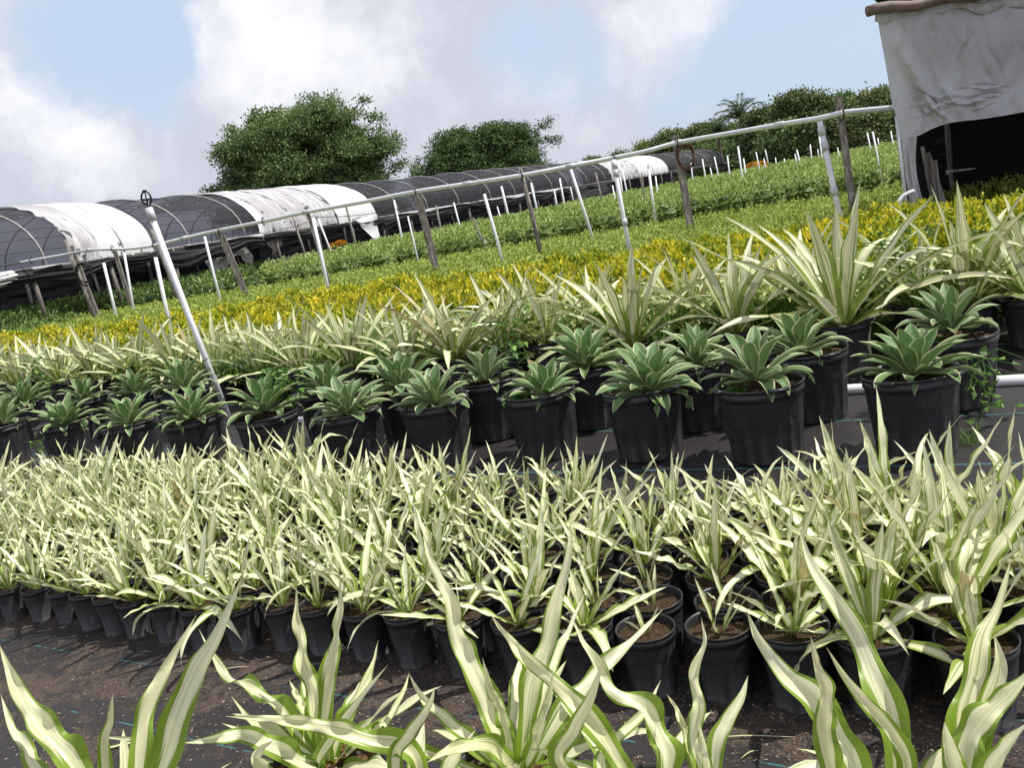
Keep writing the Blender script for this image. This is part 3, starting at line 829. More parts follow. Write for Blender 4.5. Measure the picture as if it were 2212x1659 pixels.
# ------------------------------------------------------------------ pots
def pot_mesh(name, D, H, flutes=0, n=48, facets=0):
    R_ = D / 2; rb = R_ * .80
    prof = [(rb * .97, 0), (rb, .008), (R_ * .93, H * .80), (R_ * .935, H * .86), (R_ * .97, H * .865), (R_ * .975, H * .93), (R_ * .955, H * .935), (R_ * .96, H * .975),
            (R_ * 1.0, H * .98), (R_ * 1.0, H * 1.0), (R_ * .965, H), (R_ * .94, H * .96), (R_ * .88, H * .6)]
    def mod(i, a):
        if flutes and 1 <= i <= 2:
            return -R_ * .055 * max(0, math.cos(a * flutes)) ** .5 * (1 if i == 1 else .6)
        if facets and i == 1: return -R_ * .17 * (0.5 + .5 * math.cos(a * facets))
        return 0
    mb = MB(); mb.lathe([(0.001, .0)] + prof, n, lambda i, a: mod(i - 1, a))
    if flutes:                     # two small lifting lugs on the rim
        for k in (0, PI * .5, PI, PI * 1.5):
            q = np.array([[x, y, z] for x in (-1, 1) for y in (-1, 1) for z in (-1, 1)]) * np.array([.016, .045, .006])
            ang = k + .9; c_, s_ = math.cos(ang), math.sin(ang)
            q = q + np.array([R_ * 1.0 + .008, 0, H * .992])
            q = np.stack([q[:, 0] * c_ - q[:, 1] * s_, q[:, 0] * s_ + q[:, 1] * c_, q[:, 2]], 1)
            mb.add(q, [(0, 1, 3, 2), (4, 6, 7, 5), (0, 4, 5, 1), (2, 3, 7, 6), (0, 2, 6, 4), (1, 5, 7, 3)])
    me = mb.mesh(name, M['pot'])
    return me
def soil_mesh(D, H, lvl=.90, seed=1, n=20):
    r_ = random.Random(seed); R_ = D / 2 * .95; vs = [(0, 0, H * lvl + .012)]; f = []
    rings = 5
    for i in range(1, rings + 1):
        for k in range(n):
            a = 2 * PI * k / n; r = R_ * i / rings
            vs.append((r * math.cos(a), r * math.sin(a), H * lvl + (r_.gauss(0, .006) if i < rings else 0) + .010 * (1 - i / rings)))
    for k in range(n): f.append((0, 1 + k, 1 + (k + 1) % n))
    for i in range(rings - 1):
        for k in range(n): f.append((1 + i * n + k, 1 + (i + 1) * n + k, 1 + (i + 1) * n + (k + 1) % n, 1 + i * n + (k + 1) % n))
    mb = MB(); mb.add(vs, f); return mb.mesh('soil', M['soil'])

# ------------------------------------------------------------------ plant meshes
def prof_sword(t):
    return (min(1, .42 + t * 2.2) * (1 - max(0, (t - .45) / .55) ** 1.5)) * (1 if t < .985 else .4)
def prof_agave(t):
    return .38 + .62 * math.sin(min(t / .62, 1) * PI / 2) ** 1.4 if t < .62 else max(0, 1 - ((t - .62) / .38) ** 2.1) ** .9
def arch(base, az, el0, L, droop, n, curve=0.0):
    p = np.array(base, float); pts = [p.copy()]; el = el0; a = az
    for i in range(n - 1):
        t = i / (n - 1)
        d = np.array([math.cos(a) * math.cos(el), math.sin(a) * math.cos(el), math.sin(el)])
        p = p + d * L / (n - 1); pts.append(p.copy())
        el -= droop * (.4 + 1.5 * t) / (n - 1); a += curve / (n - 1)
    return np.array(pts)
def sword_plant(seed, n, L, Wd, z0, wave=.16, nseg=15, spread=1.0, nu=6, kink=.15, rb=.012, dm=1.0):
    random.seed(seed); mb = MB()
    for i in range(n):
        u = (i + .5) / n
        az = i * 2.4 + random.uniform(-.4, .4)
        el = math.radians(84 - 62 * (1 - u) ** 1.1 * spread + random.uniform(-9, 9))
        l = L * (.62 + .5 * math.sin(PI * min(.25 + u * .75, 1)) ** .8) * random.uniform(.75, 1.15)
        droop = random.uniform(.05, .55) * (1.25 - u) * dm
        if random.random() < kink: droop += random.uniform(.8, 2.0)
        pts = arch((math.cos(az) * rb, math.sin(az) * rb, z0 + .01 * u), az, el, l, droop, nseg, random.uniform(-.35, .35))
        ref = np.array([-math.cos(az) * .6, -math.sin(az) * .6, .8])
        ribbon(pts, prof_sword, Wd * random.uniform(.75, 1.2), mb, nu, ref=ref, fold=.22, wave=wave, wf=random.uniform(1.8, 4.6), twist=random.uniform(-1.0, 1.0))
    return mb
def agave_plant(seed, n=34, L=.305, Wd=.086, z0=.0, stem=.05):
    random.seed(seed); mb = MB()
    for i in range(n):
        u = (i + .5) / n
        az = i * 2.39996 + random.uniform(-.12, .12)
        el = math.radians(-4 + 84 * u ** 1.15 + random.uniform(-6, 6))
        l = L * (.80 + .42 * math.sin(PI * (.12 + u * .78))) * (1 if u < .74 else 1 - (u - .74) * 1.7) * random.uniform(.9, 1.08)
        droop = (1.35 - 1.1 * u) * random.uniform(.6, 1.25)
        if u < .25 and random.random() < .3: droop += .7
        pts = arch((math.cos(az) * .012, math.sin(az) * .012, z0 + stem * (.2 + u)), az, el + .28, l, droop, 13, random.uniform(-.15, .15))
        rad = np.hypot(pts[:, 0], pts[:, 1]); flo = np.where(rad < .27, BH + .014 + .02 * np.clip((rad - .15) / .08, 0, 1), BH - .07)
        pts[:, 2] = np.maximum(pts[:, 2], flo)
        for _ in range(2): pts[1:-1] = (pts[:-2] + pts[1:-1] * 2 + pts[2:]) / 4
        ref = np.array([-math.cos(az) * .5, -math.sin(az) * .5, .85])
        ribbon(pts, prof_agave, Wd * random.uniform(.85, 1.12) * (1 if u < .85 else .75), mb, 8, ref=ref, fold=.30, wave=.03, wf=1.5, twist=random.uniform(-.15, .15))
    return mb
def weed_mesh(seed, n, L, Wd, h, R_, mat='weed', bush=.5):
    global rng
    rng = np.random.default_rng(seed); ph = rng.uniform(0, 6.28, n); z = rng.uniform(.1, 1, n) * h
    pos = np.stack([np.cos(ph) * R_ * rng.uniform(.1, 1, n), np.sin(ph) * R_ * rng.uniform(.1, 1, n), z], 1)
    d = np.stack([np.cos(ph), np.sin(ph), rng.uniform(-.2, bush, n)], 1)
    V, F, A = leaf_cloud(pos, d, L * rng.uniform(.6, 1.2, n), Wd * rng.uniform(.8, 1.2, n), rng.uniform(0, 1, n), shape=.4)
    V, F, A = join_clouds([(V, F, A), cores(np.array([[0, 0, h * .35]]), np.array([[R_ * .5, R_ * .5, h * .3]]))])
    return fast_mesh('leaves', V, F, A, M[mat])
def grass_mesh(seed, n, L, Wd, R_):
    random.seed(seed); mb = MB()
    for i in range(n):
        a = random.uniform(0, 6.28); r = R_ * random.random() ** .5
        pts = arch((math.cos(a) * r, math.sin(a) * r, 0), random.uniform(0, 6.28), math.radians(random.uniform(55, 88)), L * random.uniform(.5, 1.1), random.uniform(.3, 1.6), 7)
        ribbon(pts, lambda t: 1 - t ** 1.5 * .95, Wd, mb, 2, fold=.1)
    return mb.mesh('blades', M['weed'])

ORD = ['zeroth', 'first', 'second', 'third', 'fourth', 'fifth', 'sixth', 'seventh', 'eighth', 'ninth', 'tenth', 'eleventh', 'twelfth', 'thirteenth', 'fourteenth', 'fifteenth',
       'sixteenth', 'seventeenth', 'eighteenth', 'nineteenth', 'twentieth'] + ['twenty-' + w for w in 'first second third fourth fifth sixth seventh eighth ninth'.split()] + ['thirtieth'] + ['thirty-' + w for w in 'first second third fourth fifth sixth seventh eighth ninth'.split()]
def nth(i, n):                     # i = 0 leftmost
    if i == 0: return 'leftmost'
    if i == n - 1: return 'rightmost'
    if i < n / 2: return ORD[i + 1] + ' from the left'
    return ORD[n - i] + ' from the right'

# big pots with soft agaves
BD, BH = .405, .36
big_pot = [pot_mesh('pot', BD, BH, 14, 84)]
big_soil = [soil_mesh(BD, BH, .90, s) for s in range(3)]
agm = []
for i in range(7):
    agm.append(agave_plant(200 + i, n=[36, 33, 40, 31, 38, 34, 32][i], z0=BH * .88).mesh('foliage', M['agave']))
pot_weed = [weed_mesh(300 + i, 26, .03, .022, .07, .10) for i in range(3)]
def agave_pot(x, y, label, i, rim=.36):
    p = P(x, y, rim)
    o = empty('potted_agave', (p[0], p[1], .008), random.uniform(0, 6.28), label, 'potted plant', 'smooth agaves in large black pots')
    o.rotation_euler[0] = random.uniform(-.02, .02)
    link_mesh('pot', big_pot[0], o); link_mesh('soil', big_soil[i % 3], o)
    f = link_mesh('foliage', agm[i % 7], o); k = random.uniform(.70, .87); f.scale = (k, k, k * random.uniform(.88, 1.08)); f.location = (random.uniform(-.015, .015), random.uniform(-.015, .015), BH * .88 * (1 - k) + .005); f.rotation_euler[0] = random.gauss(0, .06); f.rotation_euler[1] = random.gauss(0, .06); f.rotation_euler[2] = random.uniform(0, 6.28)
    if i % 2 == 0:
        link_mesh('weeds', pot_weed[i % 3], o, (.11, -.08, BH * .88))
    return o
front = [(-110, 925), (-2, 920), (140, 911), (279, 912), (417, 902), (574, 896), (752, 886), (934, 867), (1164, 846), (1385, 836), (1640, 828), (1966, 806)]
hints = ['cut off by the left edge', 'cut by the left edge', 'second whole pot from the left edge', 'third whole pot from the left', 'left of the leaning white pole', 'with a leafy vine over its right rim',
         'right of the vine covered pot', 'with broad leaves, fifth from the right', 'with a leaf hanging over its rim', 'third from the right', 'with upright broad leaves, second from the right', 'with a creased drooping leaf, rightmost']
for i, (x, y) in enumerate(front):
    random.seed(900 + i)
    agave_pot(x, y, 'grey green agave, front row of big pots, ' + hints[i], i)
back = [(-40, 880), (58, 868), (183, 862), (288, 850), (400, 845), (700, 842), (870, 838), (1048, 822), (1262, 793), (1490, 784), (1745, 757), (2060, 722)]
for i, (x, y) in enumerate(back):
    random.seed(950 + i)
    agave_pot(x, y, 'grey green agave, back row of big pots, ' + nth(i, len(back)), i + 3)

# tall striped plants behind
TD, TH = .33, .30
tp = pot_mesh('pot', TD, TH, 12, 72); ts = soil_mesh(TD, TH, .9, 9)
tallm = [sword_plant(400 + i, 24, .80, .076, TH * .88, wave=.09, nseg=20, spread=1.0, nu=6, kink=.12, rb=.03, dm=2.1).mesh('foliage', M['tall_leaf']) for i in range(7)]
def tall(x, y, label, i, sc=1.0, rim=.30):
    p = P(x, y, rim)
    o = empty('potted_striped_lily', (p[0], p[1], .006), random.uniform(0, 6.28), label, 'potted plant', 'tall striped plants behind the agaves')
    link_mesh('pot', tp, o); link_mesh('soil', ts, o)
    f = link_mesh('foliage', tallm[i % 7], o); f.scale = (sc, sc, sc)
    f.location = (0, 0, TH * .88 * (1 - sc))
    return o
tl = [(2092, 650, 1.12), (1820, 697, 1.22), (1590, 712, 1.0), (1365, 742, 1.0), (1180, 738, .92), (1090, 752, .9), (985, 775, .92), (880, 788, .85), (760, 790, .9), (655, 800, .85), (560, 805, .85), (470, 800, .9), (385, 812, .95), (300, 812, .95),
      (215, 820, 1.0), (130, 825, .95), (45, 830, .95), (-40, 838, .95)]
for i, (x, y, sc) in enumerate(tl):
    random.seed(1000 + i)
    tall(x, y, 'tall cream striped sword plant, first row behind agaves, ' + nth(len(tl) - 1 - i, len(tl)), i, sc * .96)
tl2 = [(2230, 640, .95), (1985, 655, .95), (1715, 668, .95), (1490, 690, .95), (1290, 705, .9), (1130, 722, .85), (940, 742, .8), (830, 752, .8), (720, 762, .8), (610, 768, .8), (510, 775, .8), (420, 782, .8), (330, 788, .8), (250, 794, .8), (170, 800, .8),
       (90, 806, .8), (10, 812, .8), (-60, 818, .8)]
for i, (x, y, sc) in enumerate(tl2):
    random.seed(1050 + i)
    tall(x, y, 'cream striped sword leaved plant, second row behind agaves, ' + nth(len(tl2) - 1 - i, len(tl2)), i + 4, sc * .9)

# ------------------------------------------------------------------ bed of small striped plants
bedm = [sword_plant(500 + i, random.Random(i).choice([7, 8, 9, 10, 11]), .265, .0275, 0, wave=.26, nseg=18, spread=.84, nu=4, kink=.14, rb=.008).mesh('foliage', M['bed_leaf']) for i in range(14)]
lowm = [sword_plant(540 + i, 9, .25, .033, 0, wave=.14, nseg=14, spread=1.3, nu=4, kink=.2).mesh('foliage', M['bed_leaf']) for i in range(4)]
seedm = [sword_plant(560 + i, 4, .12, .016, 0, wave=.15, nseg=9, spread=.7, nu=4, kink=.1).mesh('foliage', M['bed_leaf']) for i in range(3)]
SP = pot_mesh('pot', 1.0, 1.12, 0, 28, facets=7)
SS = soil_mesh(1.0, 1.12, .88, 4, 16)
bf0, bf1 = P(-30, 1266, .15), P(2270, 1408, .2)
bb0, bb1 = P(-30, 1070, .15), P(2270, 1052, .2)
rows = []
fd = (bf1 - bf0)[:2]; fl = np.linalg.norm(fd); fdir = fd / fl; fn = np.array([-fdir[1], fdir[0]])
def bed_depth(s):                  # back edge along the bed, measured from the front edge
    u = s / fl
    b = (bb0 * (1 - u) + bb1 * u)[:2]
    return float(np.dot(b - bf0[:2], fn))
r = 0; off = 0.0
random.seed(77)
while off < 2.3:
    lst = []
    s = -2.6 + (.07 if r % 2 else 0)
    while s < fl + .3:
        u = min(max(s / fl, 0), 1)
        D = .120 + .066 * u ** .9
        mx = 1.50 * (1 - u) + .78 * u
        if off * (1 + 0) <= mx + .02:
            q = bf0[:2] + fdir * (s + random.gauss(0, .006)) + fn * (off + random.gauss(0, .008) + .02 * math.sin(s * 4))
            x, y = proj((q[0], q[1], .2))
            if -60 < x < 2290: lst.append((q[0], q[1], D * random.uniform(.95, 1.04), u, x, y))
        s += max(D, .135) * (random.uniform(1.14, 1.42) if u < .7 else random.uniform(1.04, 1.2))
    if lst: rows.append(lst)
    off += .15 if r < 6 else .17
    r += 1
tot = 0
RN = ['front', 'second', 'third', 'fourth', 'fifth', 'sixth', 'seventh', 'eighth', 'ninth', 'tenth', 'eleventh', 'twelfth', 'thirteenth', 'fourteenth', 'fifteenth', 'sixteenth']
for ri, lst in enumerate(rows):
    lst.sort(key=lambda q: q[4])
    for k, (x, y, D, u, px, py) in enumerate(lst):
        sd = seedm[k % 3] if (ri < 3 and 1280 < px < 1600 and (ri, k % 2) != (2, 0)) else None
        kind = 'sparse seedling' if sd else 'cream striped plant'
        o = empty('small_potted_plant', (x, y, .008), random.uniform(0, 6.28), '%s in small pot, middle bed %s row, %s' % (kind, RN[ri], nth(k, len(lst))), 'potted plant', 'small striped plants packed in the middle bed')
        p_ = link_mesh('pot', SP, o); p_.scale = (D, D, D)
        s_ = link_mesh('soil', SS, o); s_.scale = (D, D, D); s_.rotation_euler[2] = random.uniform(0, 6)
        H = 1.12 * D * .88
        if sd: f = link_mesh('foliage', sd, o); sc = random.uniform(.8, 1.2)
        elif ri == 0 and random.random() < .55 and px > 300: f = link_mesh('foliage', lowm[k % 4], o); sc = random.uniform(.75, 1.0)
        else: f = link_mesh('foliage', bedm[random.randrange(14)], o); sc = random.uniform(.68, 1.12)
        if px > 1500 and not sd: sc *= 1 + .28 * min(1, (px - 1500) / 450)
        if random.random() < .08: sc *= 1.35
        f.location = (0, 0, H); f.scale = (sc, sc, sc)
        f.rotation_euler[0] = random.gauss(0, .12); f.rotation_euler[1] = random.gauss(0, .12)
        tot += 1
print('bed plants', tot, len(rows))

# ------------------------------------------------------------------ foreground plants, leaf by leaf
def fore_plant(name, root, label, leaves, D=.27, H=.22, seed=1, low=6, potted=True):
    random.seed(seed)
    rp = P(root[0], root[1], H); rp0 = np.array([rp[0], rp[1], H * .88]); dr = depth_of(rp)
    o = empty(name, (rp[0], rp[1], .012), 0, label, 'potted plant', 'large striped plants in the foreground')
    base = np.array([rp[0], rp[1], .012])
    mb = MB()
    for lf in leaves:
        pts, wpx, dd = lf[0], lf[1], lf[2]     # px points tip first .. lowest, width in px, depth change at the tip
        n = len(pts)
        P3 = []
        for i, (x, y) in enumerate(pts):
            k = 1 - i / max(n, 1)
            P3.append(PD(x, y, dr + dd * k ** 1.2))
        P3.append(rp0 + np.array([random.uniform(-.02, .02), random.uniform(-.02, .02), 0]))
        P3 = P3[::-1]
        path = catmull(P3, 64)
        view = norm(EYEP - path.mean(0))
        tilt = lf[3] if len(lf) > 3 else .0
        ref = norm(view * 1.0 + np.array([0, 0, .5]) + np.array([tilt, 0, 0]))
        wd = wpx / FPX * dr * .78; lf = lf
        wv = 1.35 * (lf[4] if len(lf) > 4 else .17)
        calm = wv < .12
        ribbon(path - base, prof_fore, wd, mb, 12, ref=ref, fold=random.uniform(.22, .42), wave=wv * (1.0 if calm else 1.45), wf=random.uniform(2.6, 4.2), twist=random.uniform(-.45, .6), exa=.06 if calm else .15)
    for i in range(low):                       # leaves spreading low round the pot
        az = i * 2.4 + seed
        pts = arch(rp0 - base, az, math.radians(random.uniform(15, 50)), random.uniform(.24, .36), random.uniform(.2, .9), 16, random.uniform(-.3, .3))
        ribbon(pts, prof_sword, random.uniform(.035, .05), mb, 6, fold=.2, wave=.15, wf=2.6, twist=random.uniform(-.3, .3))
    mb.build('foliage', M['fore_leaf'], o)
    link_mesh('pot', pot_mesh('pot', D, H, 0, 40), o); link_mesh('soil', soil_mesh(D, H), o)
    return o
def prof_fore(t):
    return (min(1, .55 + t * 1.6)) * (1 - max(0, (t - .30) / .70) ** 1.35) ** .95 if t < .995 else .03
fore_plant('striped_lily', (270, 1830), 'large cream leaved plant at the bottom left with long crossing leaves', [
    ([(-2, 1392), (30, 1470), (70, 1540), (120, 1600), (175, 1670)], 82, .08),
    ([(2, 1502), (25, 1570), (60, 1620), (90, 1680)], 48, .15),
    ([(244, 1497), (240, 1560), (228, 1640)], 40, -.05, 0, .02),
    ([(424, 1330), (372, 1420), (335, 1490), (308, 1570), (300, 1670)], 62, .1),
    ([(527, 1238), (470, 1370), (425, 1450), (385, 1550), (350, 1660)], 84, -.05, 0, .06),
    ([(212, 1592), (270, 1597), (330, 1606), (372, 1680)], 26, .1, 0, .05)], seed=11, low=7)
fore_plant('striped_lily', (705, 1650), 'striped plant with curled green edged leaves, left of bottom centre', [
    ([(430, 1361), (470, 1440), (520, 1480), (580, 1510), (640, 1580)], 52, .22, .3, .26),
    ([(640, 1265), (645, 1350), (655, 1420), (675, 1490), (690, 1570)], 58, .05, 0, .24),
    ([(735, 1240), (735, 1330), (722, 1400), (712, 1480), (700, 1570)], 52, -.05, 0, .22),
    ([(817, 1385), (800, 1460), (765, 1520), (735, 1585)], 46, .15),
    ([(838, 1437), (790, 1500), (745, 1560), (690, 1640)], 46, -.25, 0, .05),
    ([(625, 1470), (645, 1510), (672, 1560)], 38, .2),
    ([(500, 1505), (545, 1560), (610, 1605), (670, 1630)], 40, .2),
    ([(392, 1606), (460, 1598), (520, 1588), (590, 1612), (660, 1650)], 62, -.1, 0, .28),
    ([(478, 1563), (540, 1585), (610, 1605), (680, 1640)], 38, .0)], seed=12, low=9)
fore_plant('striped_lily', (880, 1800), 'low striped plant at the bottom with pale upright leaf and broad sideways leaf', [
    ([(940, 1485), (925, 1530), (885, 1590), (855, 1650)], 44, -.1, 0, .04),
    ([(488, 1548), (600, 1556), (700, 1572), (800, 1600), (900, 1640)], 66, -.05, 0, .2),
    ([(590, 1600), (555, 1640), (620, 1700)], 60, -.1),
    ], seed=13, D=.24, low=6)
fore_plant('striped_lily', (1115, 1668), 'tall striped plant at bottom centre with long green edged leaves', [
    ([(913, 1150), (930, 1210), (973, 1303), (988, 1380), (1024, 1450), (1060, 1540), (1092, 1620)], 72, .12, 0, .16),
    ([(1233, 1130), (1228, 1200), (1202, 1303), (1180, 1400), (1150, 1480), (1138, 1560)], 66, .1, 0, .16),
    ([(1263, 1282), (1225, 1370), (1190, 1450), (1160, 1540)], 42, .2, 0, .2),
    ([(1196, 1441), (1188, 1510), (1165, 1580), (1145, 1640)], 46, -.15, 0, .08),
    ([(1042, 1421), (1058, 1480), (1085, 1545), (1100, 1610)], 44, -.05),
    ([(884, 1457), (915, 1510), (965, 1555), (1030, 1610)], 42, .1),
    ([(884, 1455), (870, 1500), (835, 1560), (822, 1590), (960, 1640)], 34, .25),
    ([(1431, 1318), (1370, 1380), (1310, 1437), (1250, 1500), (1185, 1590)], 60, .25, 0, .18),
    ([(922, 1648), (980, 1618), (1050, 1612), (1100, 1650)], 62, -.2, 0, .12)], seed=14, low=9)
fore_plant('striped_lily', (1400, 1760), 'striped plant with two broad wavy leaves leaning left, right of bottom centre', [
    ([(1058, 1325), (1100, 1380), (1159, 1440), (1236, 1511), (1290, 1570), (1340, 1650)], 70, .18, 0, .16),
    ([(1232, 1330), (1270, 1410), (1312, 1480), (1385, 1530), (1430, 1600), (1440, 1670)], 78, .12, .2, .22),
    ([(1307, 1417), (1275, 1510), (1240, 1580), (1215, 1660)], 56, -.12, 0, .04),
    ([(1427, 1471), (1390, 1540), (1330, 1600), (1300, 1660)], 46, .15)], seed=15, low=7)
fore_plant('striped_lily', (1540, 1790), 'slender striped plant with twisted upright leaves near the bottom right', [
    ([(1515, 1335), (1522, 1390), (1500, 1460), (1510, 1530), (1498, 1600), (1520, 1680)], 44, .05, 0, .34),
    ([(1616, 1461), (1600, 1510), (1570, 1560), (1545, 1630)], 50, .05, 0, .05),
    ([(1508, 1555), (1520, 1610), (1530, 1680)], 34, -.1),
    ([(1441, 1501), (1460, 1530), (1480, 1580), (1500, 1660)], 26, .1)], seed=16, low=5, D=.22)
fore_plant('striped_lily', (1900, 1850), 'broad leaved striped plant at the bottom right with wide green margins', [
    ([(1613, 1320), (1645, 1390), (1700, 1460), (1760, 1510), (1810, 1590), (1850, 1670)], 92, .06, 0, .12),
    ([(1751, 1374), (1765, 1440), (1785, 1500), (1782, 1570), (1800, 1680)], 66, -.08, 0, .12),
    ([(1786, 1400), (1830, 1470), (1880, 1530), (1930, 1590), (1960, 1680)], 58, .0, 0, .06),
    ([(1724, 1131), (1752, 1215), (1800, 1290), (1850, 1370), (1890, 1460), (1925, 1550), (1940, 1660)], 92, .28, 0, .12)], seed=17, low=6)
fore_plant('striped_lily', (2120, 1850), 'striped plant in the bottom right corner with folded green edged leaves', [
    ([(2185, 1205), (2160, 1300), (2125, 1370), (2110, 1450), (2085, 1540), (2080, 1660)], 78, .15, 0, .16),
    ([(2148, 1370), (2160, 1440), (2140, 1520), (2110, 1620)], 74, .05, 0, .05),
    ([(2235, 1440), (2180, 1500), (2120, 1560), (2085, 1650)], 95, .0, 0, .1),
    ([(2040, 1560), (2050, 1610), (2070, 1680)], 70, -.1, 0, .08),
    ([(2225, 1560), (2180, 1610), (2140, 1680)], 60, -.15, 0, .05)], seed=18, low=6)

# ------------------------------------------------------------------ trees behind
def hor(x): return 648 - .182 * x
def tree(name, x, hw, ytop, depth, mat, label, seed, nleaf=42000, flat=.75, low=0.4, leaf=.34, group=None, lop=None, extra=()):
    global rng
    rng = np.random.default_rng(seed); random.seed(seed)
    base = PD(x, hor(x), depth); R_ = hw / FPX * depth
    top = PD(x, ytop, depth)[2]
    o = empty(name, (base[0], base[1], 0), 0, label, 'tree', group)
    mb = MB()
    ch = top - low
    mb.tube([(0, 0, -.1), (.1, 0, ch * .22 + low * .5), (-.1, .1, ch * .5), (0, 0, ch * .85)], [R_ * .075, R_ * .055, R_ * .04, R_ * .012], 9)
    lobes = []
    nl = 60
    for i in range(nl):                         # lobes fill a dome
        a = i * 2.4 + rng.uniform(-.3, .3); u = (i + .5) / nl
        z = low + ch * (.12 + .74 * u + rng.uniform(-.05, .05))
        env = R_ * math.sqrt(max(0.02, 1 - (max(u - .18, 0) / .86) ** 2.2)) if u > .18 else R_ * (.96 + .04 * u / .18)
        rr = env * rng.uniform(.45, .87)
        lr = R_ * rng.uniform(.15, .28)
        c = np.array([math.cos(a) * rr, math.sin(a) * rr * .8, z])
        if lop and c[0] > lop[0] * R_ and z > low + ch * lop[1]: c[0] *= .8; c[2] *= .9
        lobes.append((c, lr))
        if i % 4 == 0: mb.tube([(0, 0, ch * .25 + low * .5), tuple(c * [.5, .5, .72]), tuple(c)], [R_ * .035, R_ * .02, R_ * .006], 6, cap=False)
    for (ex, ez, er) in extra:
        c = np.array([ex * R_, 0, low + ch * ez]); lobes.append((c, er * R_))
        mb.tube([tuple(c * [.4, 1, .8]), tuple(c * [.8, 1, .93]), tuple(c)], [R_ * .012, R_ * .008, R_ * .004], 6, cap=False)
    mb.build('trunk', M['bark'], o)
    tw = sum(l[1] ** 2 for l in lobes)
    cs = []
    for li, (c, lr) in enumerate(lobes):
        nt = int(nleaf * lr ** 2 / tw)
        nc = max(5, int(nt / 34)); k = 34
        ph = rng.uniform(0, 2 * PI, nc); el = np.arcsin(rng.uniform(-.5, 1, nc))
        dv = np.stack([np.cos(ph) * np.cos(el), np.sin(ph) * np.cos(el), np.sin(el) * flat], 1)
        rad = lr * rng.uniform(.55, 1.22, nc)[:, None]
        cc = c + dv * rad
        cc[:, 2] = np.maximum(cc[:, 2], .3)
        n = nc * k
        p = np.repeat(cc, k, 0) + rng.normal(0, 1, (n, 3)) * np.array([.9, .9, .5]) * leaf * 1.35
        d = np.repeat(norm(dv + np.array([0, 0, .2])), k, 0) + rng.normal(0, .7, (n, 3))
        tn = np.repeat(rng.normal(0, .13, nc), k) + rng.normal(0, .02)
        cs.append(leaf_cloud(p, d, leaf * rng.uniform(.6, 1.25, n), leaf * .55, rng.uniform(0, 1, n), third=tn))
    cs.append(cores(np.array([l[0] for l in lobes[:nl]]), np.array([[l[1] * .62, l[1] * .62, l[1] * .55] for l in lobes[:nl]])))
    V, F, A = join_clouds(cs)
    link_mesh('crown', fast_mesh('crown', V, F, A, M[mat]), o)
    return o
tree('broad_tree', 690, 212, 203, 74, 'tree_a', 'large round crowned tree behind the tunnel, left of the two standing alone', 71, nleaf=140000, low=1.0, leaf=.25, lop=(.45, .6),
     extra=((.62, .80, .06), (.70, .88, .035), (.88, .58, .08), (.99, .42, .09), (.80, .75, .08), (-.93, .45, .10), (-.62, .82, .08)))
tree('broad_tree', 1064, 158, 262, 118, 'tree_b', 'rounded dark tree behind the tunnel, right of the two standing alone', 72, nleaf=95000, low=.5, leaf=.36,
     extra=((.90, .86, .09), (.95, .66, .09), (-.96, .60, .06)))
RT_ = [(1212, 26, 392, 190, 'tree_b'), (1292, 30, 333, 190, 'tree_b'), (1352, 30, 322, 185, 'tree_c'), (1408, 48, 296, 175, 'tree_y'), (1462, 55, 268, 170, 'tree_c'), (1522, 55, 262, 165, 'tree_c'),
       (1590, 60, 268, 160, 'tree_a'), (1665, 62, 222, 105, 'tree_c'), (1742, 88, 190, 100, 'tree_c'), (1826, 60, 196, 98, 'tree_a'), (1905, 70, 182, 92, 'tree_c'), (1985, 70, 172, 92, 'tree_a'),
       (2080, 80, 150, 92, 'tree_c'), (2190, 80, 130, 92, 'tree_c'), (1540, 60, 310, 158, 'tree_a'), (1700, 60, 262, 90, 'tree_a'), (1790, 60, 250, 88, 'tree_c'), (1880, 60, 240, 86, 'tree_c')]
for i, (x, hw, yt, dp, mt) in enumerate(RT_):
    tone = {'tree_y': 'bright yellow green tree', 'tree_c': 'dark waxy leaved tree', 'tree_a': 'mid green tree', 'tree_b': 'small dark treetop'}[mt]
    tree('tree', x, hw, yt, dp, mt, '%s in the tree line at the right, %s' % (tone, nth(sorted([q[0] for q in RT_]).index(x), len(RT_))), 80 + i, nleaf=22000 if hw > 50 else 9000, low=-.5, leaf=.40 if dp < 120 else .55,
         group='trees along the far right edge of the field')
def palm(x, ytop, depth, label, seed, R_=3.0):
    global rng
    rng = np.random.default_rng(seed); random.seed(seed)
    b = PD(x, hor(x), depth); top = PD(x, ytop, depth)[2] - R_ * .45
    o = empty('palm_tree', (b[0], b[1], 0), 0, label, 'palm tree')
    mb = MB(); mb.tube([(0, 0, 0), (.1, 0, top * .5), (0, 0, top)], [.28, .2, .16], 9); mb.build('trunk', M['bark'], o)
    cs = []
    for i in range(22):
        az = i * 2.4; el = math.radians(random.uniform(5, 85)); pts = arch((0, 0, top), az, el, R_ * random.uniform(.8, 1.1), 1.2, 30)
        T = norm(np.gradient(pts, axis=0)); S = norm(np.cross(T, [0, 0, 1.0]))
        for sg in (-1, 1):
            for k in range(2):
                d = S * sg + T * .7 + rng.normal(0, .15, pts.shape)
                cs.append(leaf_cloud(pts, d, .62, .07, rng.uniform(0, .7, len(pts)), droop=.4))
    V, F, A = join_clouds(cs); link_mesh('crown', fast_mesh('crown', V, F, A, M['tree_b']), o)
palm(1612, 226, 112, 'feathery palm standing out of the dark tree line behind the tunnel end', 5, 3.4)
palm(1560, 262, 125, 'lower feathery palm left of the taller palm in the tree line', 6, 3.2)

